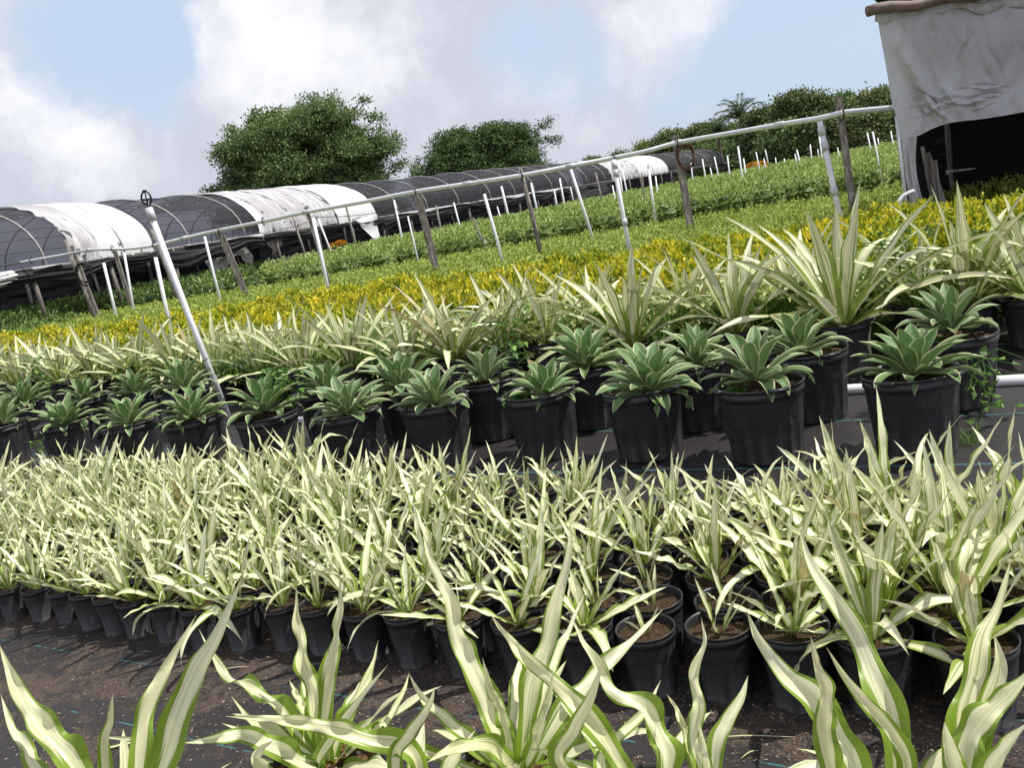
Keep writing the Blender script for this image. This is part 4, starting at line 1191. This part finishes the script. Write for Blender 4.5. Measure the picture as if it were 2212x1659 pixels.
# ------------------------------------------------------------------ wooden posts, overhead water pipe, standing pipes
def stand(top, base, h):
    b = P(base[0], base[1], h); d = depth_of(b); t = PD(top[0], top[1], d)
    v = t - b; g = b - v * (b[2] / v[2])
    return g, t, d
def wood_post(top, base, h, wpx, label, square=False, pair=None):
    g, t, d = stand(top, base, h); r = wpx / FPX * d / 2 * (.62 if pair else .8)
    o = empty('wooden_post', g, 0, label, 'post', 'weathered posts carrying the overhead pipe')
    mb = MB()
    if square: mb.beam((0, 0, 0), t - g, r * 2, r * 2, up=(0, 1, 0))
    else:
        m_ = (t - g) * .5 + np.array([.02, 0, 0]); mb.tube([(0, 0, 0), m_, t - g], [r * 1.08, r, r * .92], 10)
    mb.build('shaft', M['wood'], o, smooth=not square)
    if pair:
        mb = MB(); q = np.array(pair, float); mb.beam(q * r * 2, (t - g) * .93 + q * r * 2, r * 1.5, r * 1.3, up=(0, 1, 0)); mb.build('side_board', M['wood'], o, smooth=False)
    return g, t, d
wp = [((140, 519), (200, 676), .5, 15, 'thick grey post with a coil of dark pipe hung on it, at the far left', False, (.9, .3, 0)),
      ((247, 538), (283, 659), .5, 9, 'slim grey post between the coil post and the leaning white pole', True, None),
      ((326, 494), (380, 640), .5, 11, 'grey post just behind the leaning white pole', False, (1.0, .4, 0)),
      ((469, 494), (524, 626), .5, 11, 'split grey wooden post with a board at its side, beside torn cloth', True, (1.0, .2, 0)),
      ((661, 447), (708, 601), .5, 9, 'dark slender post beside white pipes under the white plastic sheet', True, None),
      ((895, 403), (935, 567), .5, 15, 'dark squared post standing in the low green plants, left of the round post', True, (.8, .3, 0)),
      ((1123, 361), (1164, 533), .5, 12, 'brown round bare pole in the middle of the green field', False, None),
      ((1455, 292), (1487, 477), .5, 15, 'dark thick post with a ring of reddish wire hung near its top', True, (.8, .3, 0)),
      ((1810, 209), (1841, 433), .5, 15, 'dark tall post left of the tarp covered shed', True, None)]
WP = []
for a in wp: WP.append(wood_post(*a))
for (top, base, wpx, lab) in [((178, 602), (205, 673), 9, 'short grey stake right beside the coil post'), ((633, 471), (660, 552), 5, 'thin grey stake before the streaked plastic sheet'),
                              ((942, 444), (953, 500), 5, 'short grey stake right of the dark squared post'), ((748, 447), (770, 535), 5, 'thin grey stake under the drooping corner of white plastic'),
                              ((1012, 412), (1030, 462), 4, 'thin stake left of the round brown pole'), ((1286, 372), (1302, 440), 5, 'thin grey stake left of the thick white riser'),
                              ((1386, 372), (1392, 432), 4, 'thin grey stake below the striped white sheet'), ((1022, 470), (1034, 500), 4, 'low grey stake between ringed riser and round pole')]:
    g, t, d = stand(top, base, .9 if top[0] > 560 else .5); r = wpx / FPX * d / 2
    mb = MB(); mb.tube([(0, 0, 0), t - g], [r, r * .9], 8)
    o = mb.build('stake', M['wood'], None, loc=g); tag(o, lab, 'stake', 'stakes in front of the tunnel')
# overhead pipe
raw = [(-60, 586, 27), (0, 575, 26.5), (70, 562, 26.3), (145, 549, 26), (195, 540, 25), (245, 538, 24.2), (290, 536, 24), (334, 530, 23.8), (400, 514, 23.4), (475, 497, 23), (570, 478, 21.8), (663, 458, 20.7), (780, 437, 19.8), (898, 414, 18.8),
       (1010, 397, 18.2), (1127, 379, 17.5), (1232, 359, 17.3), (1325, 341, 17.2), (1390, 328, 17.0), (1460, 309, 16.9), (1560, 291, 16.3), (1680, 270, 15.4), (1767, 256, 14.6), (1814, 245, 14.1), (1870, 239, 13.9), (1928, 233, 13.7), (2060, 214, 13.4)]
pts = [PD(x, y, d) for x, y, d in raw]
c0 = pts[12].copy(); c0[2] = 0
OP = empty('overhead_pipe', c0, 0, 'long white water pipe carried on posts across the field, sagging a little', 'pipe')
mb = MB(); mb.tube([p - c0 + np.array([0, -.09, 0]) for p in catmull(pts, 110)], [.032 + .014 * min(i / 40, 1) for i in range(110)], 10); mb.build('pipe_run', M['pvc'], OP)
for i in (4, 8, 11, 14, 16, 19, 21):
    a = pts[i] - c0 + np.array([0, -.09, 0]); b = pts[i + 1] - pts[i]; b /= np.linalg.norm(b)
    mb = MB(); mb.tube([a - b * .09, a + b * .09], .054, 12); mb.build('coupling', M['coupling'], OP)
for i in (2, 5, 7, 9, 10, 13, 15, 17, 19, 23):
    a = pts[i] - c0 + np.array([0, -.06, 0]); mb = MB()
    mb.tube([a + np.array([.0, .10 * math.cos(q), .10 * math.sin(q)]) for q in np.linspace(0, 6.28, 13)], .012, 5, cap=False); mb.build('wire_tie', M['black_plastic'], OP)
# drooping wires under the pipe
mb = MB()
def wire(a, b, sag, n=14):
    a = np.asarray(a, float); b = np.asarray(b, float)
    mb.tube([a * (1 - u) + b * u - np.array([0, 0, sag * 4 * u * (1 - u)]) for u in np.linspace(0, 1, n)], .007, 5)
for (i, j, sg, dz) in ((9, 11, .12, .22), (11, 13, .10, .25)):
    mb = MB(); wire(pts[i] - c0 - np.array([0, 0, dz * .4]), pts[j] - c0 - np.array([0, 0, dz]), sg); mb.build('hanging_wire', M['black_plastic'], OP)
# coils
def coil(center_px, depth, R_, label, mat, seed, n=7):
    random.seed(seed); c = PD(center_px[0], center_px[1], depth); mb = MB(); path = []
    for k in range(n * 20 + 1):
        a = k / 20 * 2 * PI; r = R_ * (1 + .10 * math.sin(k * .13 + seed))
        path.append((math.cos(a) * r * .8, -.16 - .01 * (k % 20) / 20 + .02 * math.sin(k * .21), math.sin(a) * r * 1.1 - .06 * math.sin(k * .045)))
    mb.tube(path, .011, 5); o = mb.build('hose_coil', mat, None, loc=c); tag(o, label, 'coil')
coil((187, 590), WP[0][2] - .15, .27, 'coil of thin dark pipe hanging on the thick far left post', M['black_plastic'], 1)
coil((1476, 335), WP[7][2] - .05, .20, 'ring of reddish wire hanging on the dark thick post', simple('rusty_wire', (.16, .06, .035), .7, 8, .4), 2, n=5)

def sprinkler(parent, at, k=1.0, bridge=True):
    at = np.asarray(at, float); mb = MB()
    if bridge:
        mb.tube([at, at + [0, 0, .05 * k]], .016 * k, 10)
        loop = [at + np.array([math.sin(a) * .045 * k, 0, .105 * k - math.cos(a) * .065 * k]) for a in np.linspace(0, 2 * PI, 17)]
        mb.tube(loop, .009 * k, 6, cap=False)
        mb.tube([at + [-.045 * k, 0, .105 * k], at + [0, 0, .085 * k], at + [.045 * k, 0, .105 * k]], .006 * k, 5)
        mb.tube([at + [0, 0, .05 * k], at + [0, 0, .16 * k]], .007 * k, 6)
        mb.tube([at + [0, 0, .165 * k], at + [0, 0, .185 * k]], .022 * k, 8)
    else:
        mb.tube([at, at + [0, 0, .06 * k]], .014 * k, 8); mb.tube([at + [-.03 * k, 0, .07 * k], at + [.03 * k, 0, .075 * k]], .012 * k, 6)
    mb.build('sprinkler_head', M['black_plastic'], parent)
def riser(top, base, h, wpx, label, head=None, coup=(), group='white standing pipes in the field', d_over=None):
    g, t, d = stand(top, base, h); r = wpx / FPX * d / 2
    o = empty('standing_pipe', g, 0, label, 'pipe', group)
    mb = MB(); v = t - g
    mid = v * .5 + np.array([random.uniform(-.012, .012), 0, 0]) * wpx / 8
    mb.tube([(0, 0, 0), mid, v], r, 10); mb.build('pipe', M['pvc'], o)
    for c in coup:
        mb = MB(); mb.tube([v * (c - .03), v * (c + .03)], r * 1.28, 12); mb.build('coupling', M['coupling'], o)
    if head: sprinkler(o, v, head, True)
    return o
random.seed(3)
riser((322, 452), (496, 905), 0.01, 13.5, 'long leaning white pole with a black sprinkler head on top, by the agave pots', head=.9, coup=(.975,), group='tall white pipes')
riser((1771, 262), (1813, 466), .55, 12.5, 'thick white standing pipe with couplings, left of the tarp shed', coup=(.93, .82, .50, .22), group='tall white pipes')
g, t, d = stand((1771, 262), (1813, 466), .55)
riser((1325, 345), (1357, 522), .5, 9.5, 'white standing pipe with a pale cap reaching the overhead pipe, right of centre', coup=(.95, .88, .45), group='tall white pipes')
near_r = [((224, 568), (249, 675), .5, 6.5, 'white standing pipe with a cap just right of the coil post', .55), ((268, 545), (288, 665), .5, 5.5, 'white standing pipe with a small flat sprinkler, before the first white sheet', .5),
          ((336, 556), (364, 682), .62, 8.5, 'white standing pipe rising from the yellow shrubs by the leaning pole', None), ((442, 511), (474, 638), .5, 6, 'white standing pipe left of the split grey post', .0),
          ((676, 470), (707, 618), .5, 7.5, 'white standing pipe beside the dark slender post', None), ((684, 474), (697, 545), .8, 4, 'thin white strut behind the slender post', None), ((687, 472), (717, 548), .8, 4, 'thin white strut leaning away from the slender post', None),
          ((1046, 419), (1081, 550), .5, 6.5, 'white standing pipe with a dark ring on top, in the low plants', .55), ((1233, 366), (1277, 503), .5, 6.5, 'slightly leaning white pipe just left of the thick capped riser', None),
          ((1147, 395), (1160, 455), .9, 5, 'white pipe just left of the tunnel flap, beside the round pole', None), ((1401, 365), (1410, 432), .9, 5.5, 'white pipe with a small sprinkler before the striped white sheet', .6)]
for tp_, bs, h, wpx, lab, hd in near_r: riser(tp_, bs, h, wpx, lab, head=hd)
far_r = [((851, 432), (869, 518), 4.5), ((881, 467), (894, 522), 3.5), ((980, 437), (995, 495), 3.5), ((1083, 402), (1099, 470), 5), ((1074, 446), (1082, 474), 3), ((1209, 385), (1220, 447), 4), ((1232, 403), (1239, 436), 2.6),
         ((1197, 410), (1204, 448), 3), ((1344, 366), (1356, 423), 3.5), ((1340, 382), (1345, 420), 3), ((1323, 400), (1329, 433), 3), ((1416, 380), (1421, 420), 3), ((1492, 350), (1497, 392), 3), ((1594, 316), (1604, 387), 4.2), ((1606, 342), (1612, 383), 3.2),
         ((1517, 343), (1525, 390), 3.2), ((1543, 338), (1553, 386), 3.2), ((1571, 336), (1577, 384), 3.2), ((1633, 328), (1642, 372), 2.6), ((1653, 323), (1660, 356), 2.6), ((1679, 320), (1686, 346), 2.6), ((1721, 323), (1730, 360), 3.4),
         ((1750, 312), (1754, 350), 2.8), ((1769, 290), (1777, 350), 3.2), ((1829, 305), (1836, 340), 2.8), ((1873, 286), (1883, 330), 3), ((1885, 284), (1897, 347), 4), ((1924, 283), (1931, 320), 3), ((1896, 298), (1899, 316), 2.4),
         ((1809, 318), (1813, 340), 2.2), ((1766, 322), (1769, 338), 2.2), ((1675, 340), (1677, 356), 2.2), ((1694, 342), (1696, 356), 2.2), ((1650, 342), (1654, 364), 2.6), ((1534, 362), (1540, 390), 2.6), ((1717, 332), (1722, 356), 2.4)]
far_r.sort()
for i, (tp_, bs, wpx) in enumerate(far_r):
    riser(tp_, bs, .92, wpx, 'thin white pipe standing in the taller green field, ' + nth(i, len(far_r)), head=(.7 if i == 23 else None), group='thin white pipes far off in the field')

# white pipe lying between the rows of big pots
a, b = P(600, 911, .03), P(2300, 815, .03)
c0 = (a + b) / 2; mb = MB(); mb.tube([a - c0, (b - a) * .2 + a - c0 + np.array([0, .01, 0]), b - c0], .029, 12)
o = mb.build('ground_pipe', M['pvc'], None, loc=c0); tag(o, 'white pipe lying on the black cloth between the two rows of big pots', 'pipe')

# ------------------------------------------------------------------ shed with a tarp
e1 = np.array([.95, .06, 0]); e1 /= np.linalg.norm(e1); en = np.array([-e1[1], e1[0], 0])   # en points away from the camera
A0 = PD(1894, hor(1894), 10.6)
def TP(x, y, off=0.0):
    d = ray(x, y); t = np.dot(A0 + en * off - EYEP, en) / np.dot(d, en)
    return EYEP + d * t
SH = empty('tarp_shed', (A0[0], A0[1], 0), 0, 'shed hung with a pale grey tarp over a dark open front, at the right edge', 'shed')
sloc = np.array([A0[0], A0[1], 0])
def sb_(mb, name, mat, smooth=True):
    mb.v = [v - sloc for v in mb.v]; return mb.build(name, mat if not isinstance(mat, str) else M[mat], SH, smooth=smooth)
left = catmull([np.array(q, float) for q in [(1894, 20), (1899, 60), (1908, 110), (1919, 174), (1928, 226), (1940, 262), (1945, 300)]], 50)
hem = [np.array(q, float) for q in [(1945, 300), (1980, 294), (2018, 276), (2058, 264), (2131, 255), (2212, 241), (2330, 216), (2500, 186)]]
top = [np.array(q, float) for q in [(1890, 36), (1960, 27), (2050, 10), (2120, 14), (2194, 6), (2330, -16), (2500, -44)]]
nx, ny = 190, 110
hemc = catmull(hem, nx); topc = catmull(top, nx)
rs = random.Random(4)
CRS = []
for k in range(34):
    qx = rs.gauss(2085, 45); qy = rs.gauss(212, 26); an = rs.gauss(-.16, .16)
    if k % 3 == 0: qx = rs.gauss(2010, 22); qy = rs.gauss(215, 30); an = rs.gauss(.7, .25)
    CRS.append((qx, qy, math.cos(an), math.sin(an), rs.uniform(14, 46), rs.uniform(1.6, 4), rs.choice([-1, 1, 1]) * rs.uniform(.016, .045)))
for k in range(12):
    CRS.append((rs.uniform(1960, 2330), rs.uniform(30, 250), math.cos(1.2), math.sin(1.2) * rs.choice([-1, 1]), rs.uniform(30, 90), rs.uniform(5, 12), rs.uniform(-.03, .03)))
G = []; A = []
for i in range(nx):
    row = []; ar = []; u = i / (nx - 1)
    for j in range(ny):
        v = j / (ny - 1)
        q = topc[i] * (1 - v) + hemc[i] * v
        if i < 20:
            lx = np.interp(q[1], left[:, 1], left[:, 0]); w_ = (1 - i / 20) ** 1.5
            q = np.array([q[0] * (1 - w_) + lx * w_, q[1]])
        x, y = q
        # folds: a long diagonal ridge, bunched creases lower down, soft vertical waves
        dgl = ((x - 1945) * .52 - (y - 105) * .33)
        f = .10 * math.exp(-(dgl / 9) ** 2) * math.exp(-((y - 190) / 75) ** 2)
        f += .05 * math.exp(-((dgl - 22) / 9) ** 2) * math.exp(-((y - 210) / 50) ** 2)
        b_ = math.exp(-(((x - 2090) / 60) ** 2 + ((y - 215) / 34) ** 2))
        for (qx, qy, ca, sa_, ln_, wd_, am) in CRS:
            dx, dy = x - qx, y - qy; al = dx * ca + dy * sa_; ac = -dx * sa_ + dy * ca + 3 * math.sin(al * .07 + qx)
            if abs(al) < ln_ * 2.5 and abs(ac) < wd_ * 3: f += am * math.exp(-(al / ln_) ** 2) * math.exp(-(ac / wd_) ** 2)
        f += .018 * math.sin(x * .035 + y * .02) + .006 * math.sin(x * .11 + y * .03 + 1) + .02 * math.sin(y * .03)
        row.append(TP(x, y, -f - .04)); ar.append((x * .02, y * .02, .5))
    G.append(row); A.append(ar)
mb = MB(); mb.grid(G, A); sb_(mb, 'tarp', 'tarp')
# folded band along the top
G = []; A = []
for i in range(80):
    x, y = topc[int(i * (nx - 1) / 79)]; row = []; ar = []
    for j in range(8):
        v = j / 7; dy = -16 + v * (26 + 5 * math.sin(i * .35))
        row.append(TP(x, y + dy, -.075 - .02 * math.sin(v * PI) - .008 * math.sin(i * .9 + v * 4))); ar.append((x * .02, y * .02, .6))
    G.append(row); A.append(ar)
mb = MB(); mb.grid(G, A); sb_(mb, 'top_band', 'hem')
# tarp leg running down the left post
G = []; A = []
lg = catmull([np.array(q, float) for q in [(1945, 300), (1950, 340), (1957, 385), (1965, 430), (1972, 470), (1978, 510)]], 40)
rg = catmull([np.array(q, float) for q in [(1981, 292), (1978, 340), (1982, 385), (1992, 428), (2002, 470), (2010, 510)]], 40)
for i in range(40):
    row = []; ar = []
    for j in range(14):
        v = j / 13; q = lg[i] * (1 - v) + rg[i] * v
        row.append(TP(q[0], q[1], -.05 - .03 * math.sin(v * 9 + i * .15) - .02 * math.sin(v * 17 - i * .1))); ar.append((q[0] * .03, q[1] * .02, .5))
    G.append(row); A.append(ar)
mb = MB(); mb.grid(G, A); sb_(mb, 'tarp_leg', 'tarp')
# structure: posts, roof, dark walls
WD, DP = 5.2, 4.6
BK = np.array([.56, .828, 0])
def SPt(a, b, z): return np.array([A0[0], A0[1], 0]) + e1 * a + BK * b + np.array([0, 0, z])
for a, b in ((.34, .16), (1.95, .12), (3.4, .1), (5.0, .1), (.28, 4.4), (5.0, 4.4)):
    mb = MB(); mb.tube([SPt(a, b, 0), SPt(a - .0, b, 2.95 if b < 1 else 2.6)], .06, 8); sb_(mb, 'post', 'wood')
mb = MB()
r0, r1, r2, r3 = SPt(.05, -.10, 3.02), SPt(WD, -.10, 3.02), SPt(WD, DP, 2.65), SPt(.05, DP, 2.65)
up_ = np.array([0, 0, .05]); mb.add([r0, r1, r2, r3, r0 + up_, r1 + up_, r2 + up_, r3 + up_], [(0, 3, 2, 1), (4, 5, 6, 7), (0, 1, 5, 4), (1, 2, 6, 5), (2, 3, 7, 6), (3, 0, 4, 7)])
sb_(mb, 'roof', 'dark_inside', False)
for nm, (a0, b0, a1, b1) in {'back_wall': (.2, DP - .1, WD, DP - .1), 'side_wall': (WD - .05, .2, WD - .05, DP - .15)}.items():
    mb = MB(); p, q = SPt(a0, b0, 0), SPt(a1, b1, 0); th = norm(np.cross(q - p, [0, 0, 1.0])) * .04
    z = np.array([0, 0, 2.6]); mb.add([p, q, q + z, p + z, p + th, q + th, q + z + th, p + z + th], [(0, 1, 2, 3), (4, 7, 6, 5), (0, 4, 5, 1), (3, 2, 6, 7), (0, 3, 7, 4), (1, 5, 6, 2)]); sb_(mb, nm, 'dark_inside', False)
G = []; A = []
for i in range(30):
    row = []; ar = []
    for j in range(16):
        u, v = i / 29, j / 15
        row.append(SPt(.3 + .04 * math.sin(u * 22 + v * 3), .3 + 4.0 * u, 2.7 * (1 - v) + .02)); ar.append((u * 6, v, .4))
    G.append(row); A.append(ar)
mb = MB(); mb.grid(G, A); sb_(mb, 'side_cloth', 'black_cloth')
mb = MB(); a, b = TP(1874, 24, -.14), TP(2520, -78, -.14)
mb.tube([a + (b - a) * k + np.array([0, 0, .02 * math.sin(k * 30)]) for k in np.linspace(0, 1, 30)], .062, 10); sb_(mb, 'roof_roll', simple('brown_roof_roll', (.22, .16, .13), .7, 7, .45, bstr=.3))
for (x0, y0, x1, y1, wv, of) in ((2000, 330, 2046, 470, .10, .32), (1992, 316, 2020, 470, .05, .26), (2020, 345, 2034, 470, .04, .20)):
    mb = MB(); mb.beam(TP(x0, y0, of), TP(x1, y1, of), wv, .02, up=en); sb_(mb, 'leaning_board', 'wood', False)
G = []; A = []
for i in range(14):
    u = i / 13; row = []; ar = []
    for j in range(6):
        v = j / 5; y0 = 364 + 9 * (1 - u) * (1 - v) - 2 + v * (14 * (1 - u) + 2) + 4 * u
        row.append(TP(2043 + 66 * u, y0 - 4 + (3 if u < .1 else 0) * v, .9 + .05 * math.sin(u * 9))); ar.append((u * 3, v, .5))
    G.append(row); A.append(ar)
mb = MB(); mb.grid(G, A); sb_(mb, 'scrap_cloth', 'grey_cloth')
a = TP(1936, 250, -.05); b = TP(1966, 520, -.12); mb = MB(); mb.tube([a, b], .020, 8)
o = mb.build('grey_pipe', M['coupling'], None, loc=(0, 0, 0)); tag(o, 'thin grey pipe standing along the left edge of the tarp shed', 'pipe')
mb = MB(); mb.tube(catmull([TP(1974, 412, -.3), TP(1950, 424, -.32), TP(1938, 444, -.36), TP(1930, 470, -.40)], 16), .026, 8)
o = mb.build('bent_hose', M['coupling'], None); tag(o, 'grey bent hose at the foot of the tarp shed', 'hose')

# ------------------------------------------------------------------ weeds, vines, litter
def vine(px, h0, h1, n, L, label, seed, R_=.10, mat='weed', name='climbing_weed'):
    global rng
    rng = np.random.default_rng(seed); random.seed(seed)
    p = P(px[0], px[1], h0); z0 = p[2]
    base = np.array([p[0], p[1], .01]); path = catmull([(0, 0, z0 - .01), (.02, -.02, (z0 + h1) / 2), (-.03, .01, h1 * .85), (.04, -.03, h1)], 16)
    o = empty(name, base, 0, label, 'weed')
    mb = MB(); mb.tube(path, .004, 5)
    pos = []; d = []
    for i in range(n):
        q = path[int(rng.integers(0, 16))] + rng.normal(0, R_ * .55, 3) * [1, 1, .5]
        pos.append(q); d.append([rng.normal(), rng.normal() - .4, rng.uniform(-.9, .4)])
        k = path[np.argmin(np.linalg.norm(path - q, axis=1))]; mb.tube([k, q], .002, 4, cap=False)
    mb.build('stem', M['weed'], o)
    V, F, A = leaf_cloud(np.array(pos), np.array(d), L * rng.uniform(.6, 1.15, n), L * .8, rng.uniform(0, 1, n), fold=.1, shape=.35)
    link_mesh('leaves', fast_mesh('leaves', V, F, A, M[mat]), o)
vine((612, 880), .36, .60, 95, .055, 'heart leaved green weed climbing over the rim of an agave pot', 1, .13)
vine((95, 870), .30, .72, 60, .05, 'dark leafy weed standing between agaves at the far left', 2, .13)
vine((1120, 800), .36, .78, 34, .06, 'dark leaved weed rising behind the agave near the centre', 3, .14)
vine((1085, 800), .36, .58, 24, .05, 'small dark leaved weed left of the taller one at the centre', 4, .12)
vine((2115, 905), .05, .32, 22, .05, 'leafy green weed by the rightmost big pot', 5, .12)
vine((2140, 870), .05, .30, 22, .05, 'small leafy weed at the right edge beside the ground pipe', 6, .10)
vine((832, 955), .02, .10, 26, .035, 'small green weed on the black cloth between two big pots', 7, .05)
vine((78, 975), .02, .10, 24, .04, 'small light green weed between big pots at the far left', 8, .06)
vine((1030, 915), .02, .08, 12, .04, 'tiny light weed right of the sixth agave pot', 9, .06)
vine((1940, 640), .36, .78, 60, .05, 'pale leafy weed beside the tall striped plant at the right', 10, .2)
gm = [grass_mesh(600 + i, 60, .30, .006, .10) for i in range(3)]
gs = [(620, 800), (700, 795), (760, 790), (820, 785), (870, 780), (920, 775), (660, 780), (740, 775), (800, 770), (860, 765), (520, 815), (580, 810), (1500, 705), (1570, 705), (1640, 700), (1700, 690), (1870, 640), (1960, 655), (850, 745), (900, 750), (2020, 660), (1420, 730), (480, 820), (1240, 735)]
for i, (x, y) in enumerate(gs):
    p = P(x, y, .30)
    o = link_mesh('grass_tuft', gm[i % 3], None, loc=(p[0], p[1], .28)); o.rotation_euler[2] = i
    k = 1.25; o.scale = (k, k, k)
    tag(o, 'thin bladed green grass weeds growing among the tall striped plants', 'grass', 'grass tufts among the striped plants')
og = link_mesh('grass_tuft', gm[1], None, loc=P(2010, 985, .0)); og.scale = (.6, .6, .5); tag(og, 'wispy grass growing at the foot of the rightmost big pot', 'grass')
og = link_mesh('grass_tuft', gm[2], None, loc=P(2090, 960, .0)); og.scale = (.5, .5, .4); tag(og, 'thin grass on the cloth right of the rightmost big pot', 'grass')
# dried leaf bits and crumbs on the cloth
rng = np.random.default_rng(9); n = 2600
px = rng.uniform(-20, 2232, n); py = rng.uniform(1330, 1700, n)
pos = np.array([P(a, b, .012) for a, b in zip(px, py)]); c0 = pos.mean(0)
V, F, A = leaf_cloud(pos - c0, np.stack([rng.normal(size=n), rng.normal(size=n), rng.normal(0, .12, n)], 1), rng.uniform(.004, .016, n), .003, rng.uniform(0, 1, n))
bits = shrub_mat('dry_crumbs', (.05, .03, .02), (.18, .11, .07), (.42, .34, .24), .4, .85, trans=0)
M['bits'] = bits
tag(link_mesh('soil_crumbs', fast_mesh('soil_crumbs', V, F, A, bits), loc=c0), 'brown crumbs of soil and bark scattered on the front cloth', 'litter', kind='stuff')
for i, (pp, L_) in enumerate([([(208, 1618), (235, 1616), (270, 1608), (318, 1598)], 9), ([(1508, 1600), (1600, 1590), (1720, 1593)], 3), ([(1600, 1640), (1620, 1625), (1640, 1622)], 3), ([(460, 1452), (500, 1443), (540, 1440)], 3)]):
    mb = MB(); ribbon(catmull([P(x, y, .016) for x, y in pp], 14), lambda t: math.sin(PI * (.1 + .85 * t)), L_ / FPX * 2.6, mb, 3, fold=.1)
    o = mb.build('dry_leaf', M['bed_leaf']); tag(o, ['shrivelled pale leaf lying on the cloth at lower left', 'long dry straw on the cloth at lower right', 'short straw beside the long one', 'dry straw near the middle bed'][i], 'dead leaf')
# orange flowering plants at the tunnel's far end and under its eave
for i, (x, y, d_, k) in enumerate([(1628, 356, 60, .45), (1642, 355, 58, .45), (735, 522, 37, .22), (718, 528, 37, .18)]):
    p = PD(x, y, d_)
    rng = np.random.default_rng(60 + i); n = 260; ph = rng.uniform(0, 6.28, n); el = np.arcsin(rng.uniform(-.2, 1, n))
    dv = np.stack([np.cos(ph) * np.cos(el), np.sin(ph) * np.cos(el), np.sin(el)], 1)
    V, F, A = leaf_cloud(dv * [k, k, k * .6] + [0, 0, p[2] - .1], dv + rng.normal(0, .4, (n, 3)), .05 + k * .12, .03 + k * .06, rng.uniform(0, 1, n))
    o = link_mesh('orange_shrub', fast_mesh('foliage', V, F, A, M['orange_leaf']), loc=(p[0], p[1], 0))
    tag(o, ['orange leaved shrub at the far end of the tunnel, left one', 'orange leaved shrub at the far end of the tunnel, right one', 'orange leaved plants under the drooping white sheet corner', 'orange leaved plants left of the drooping sheet corner'][i], 'shrub')
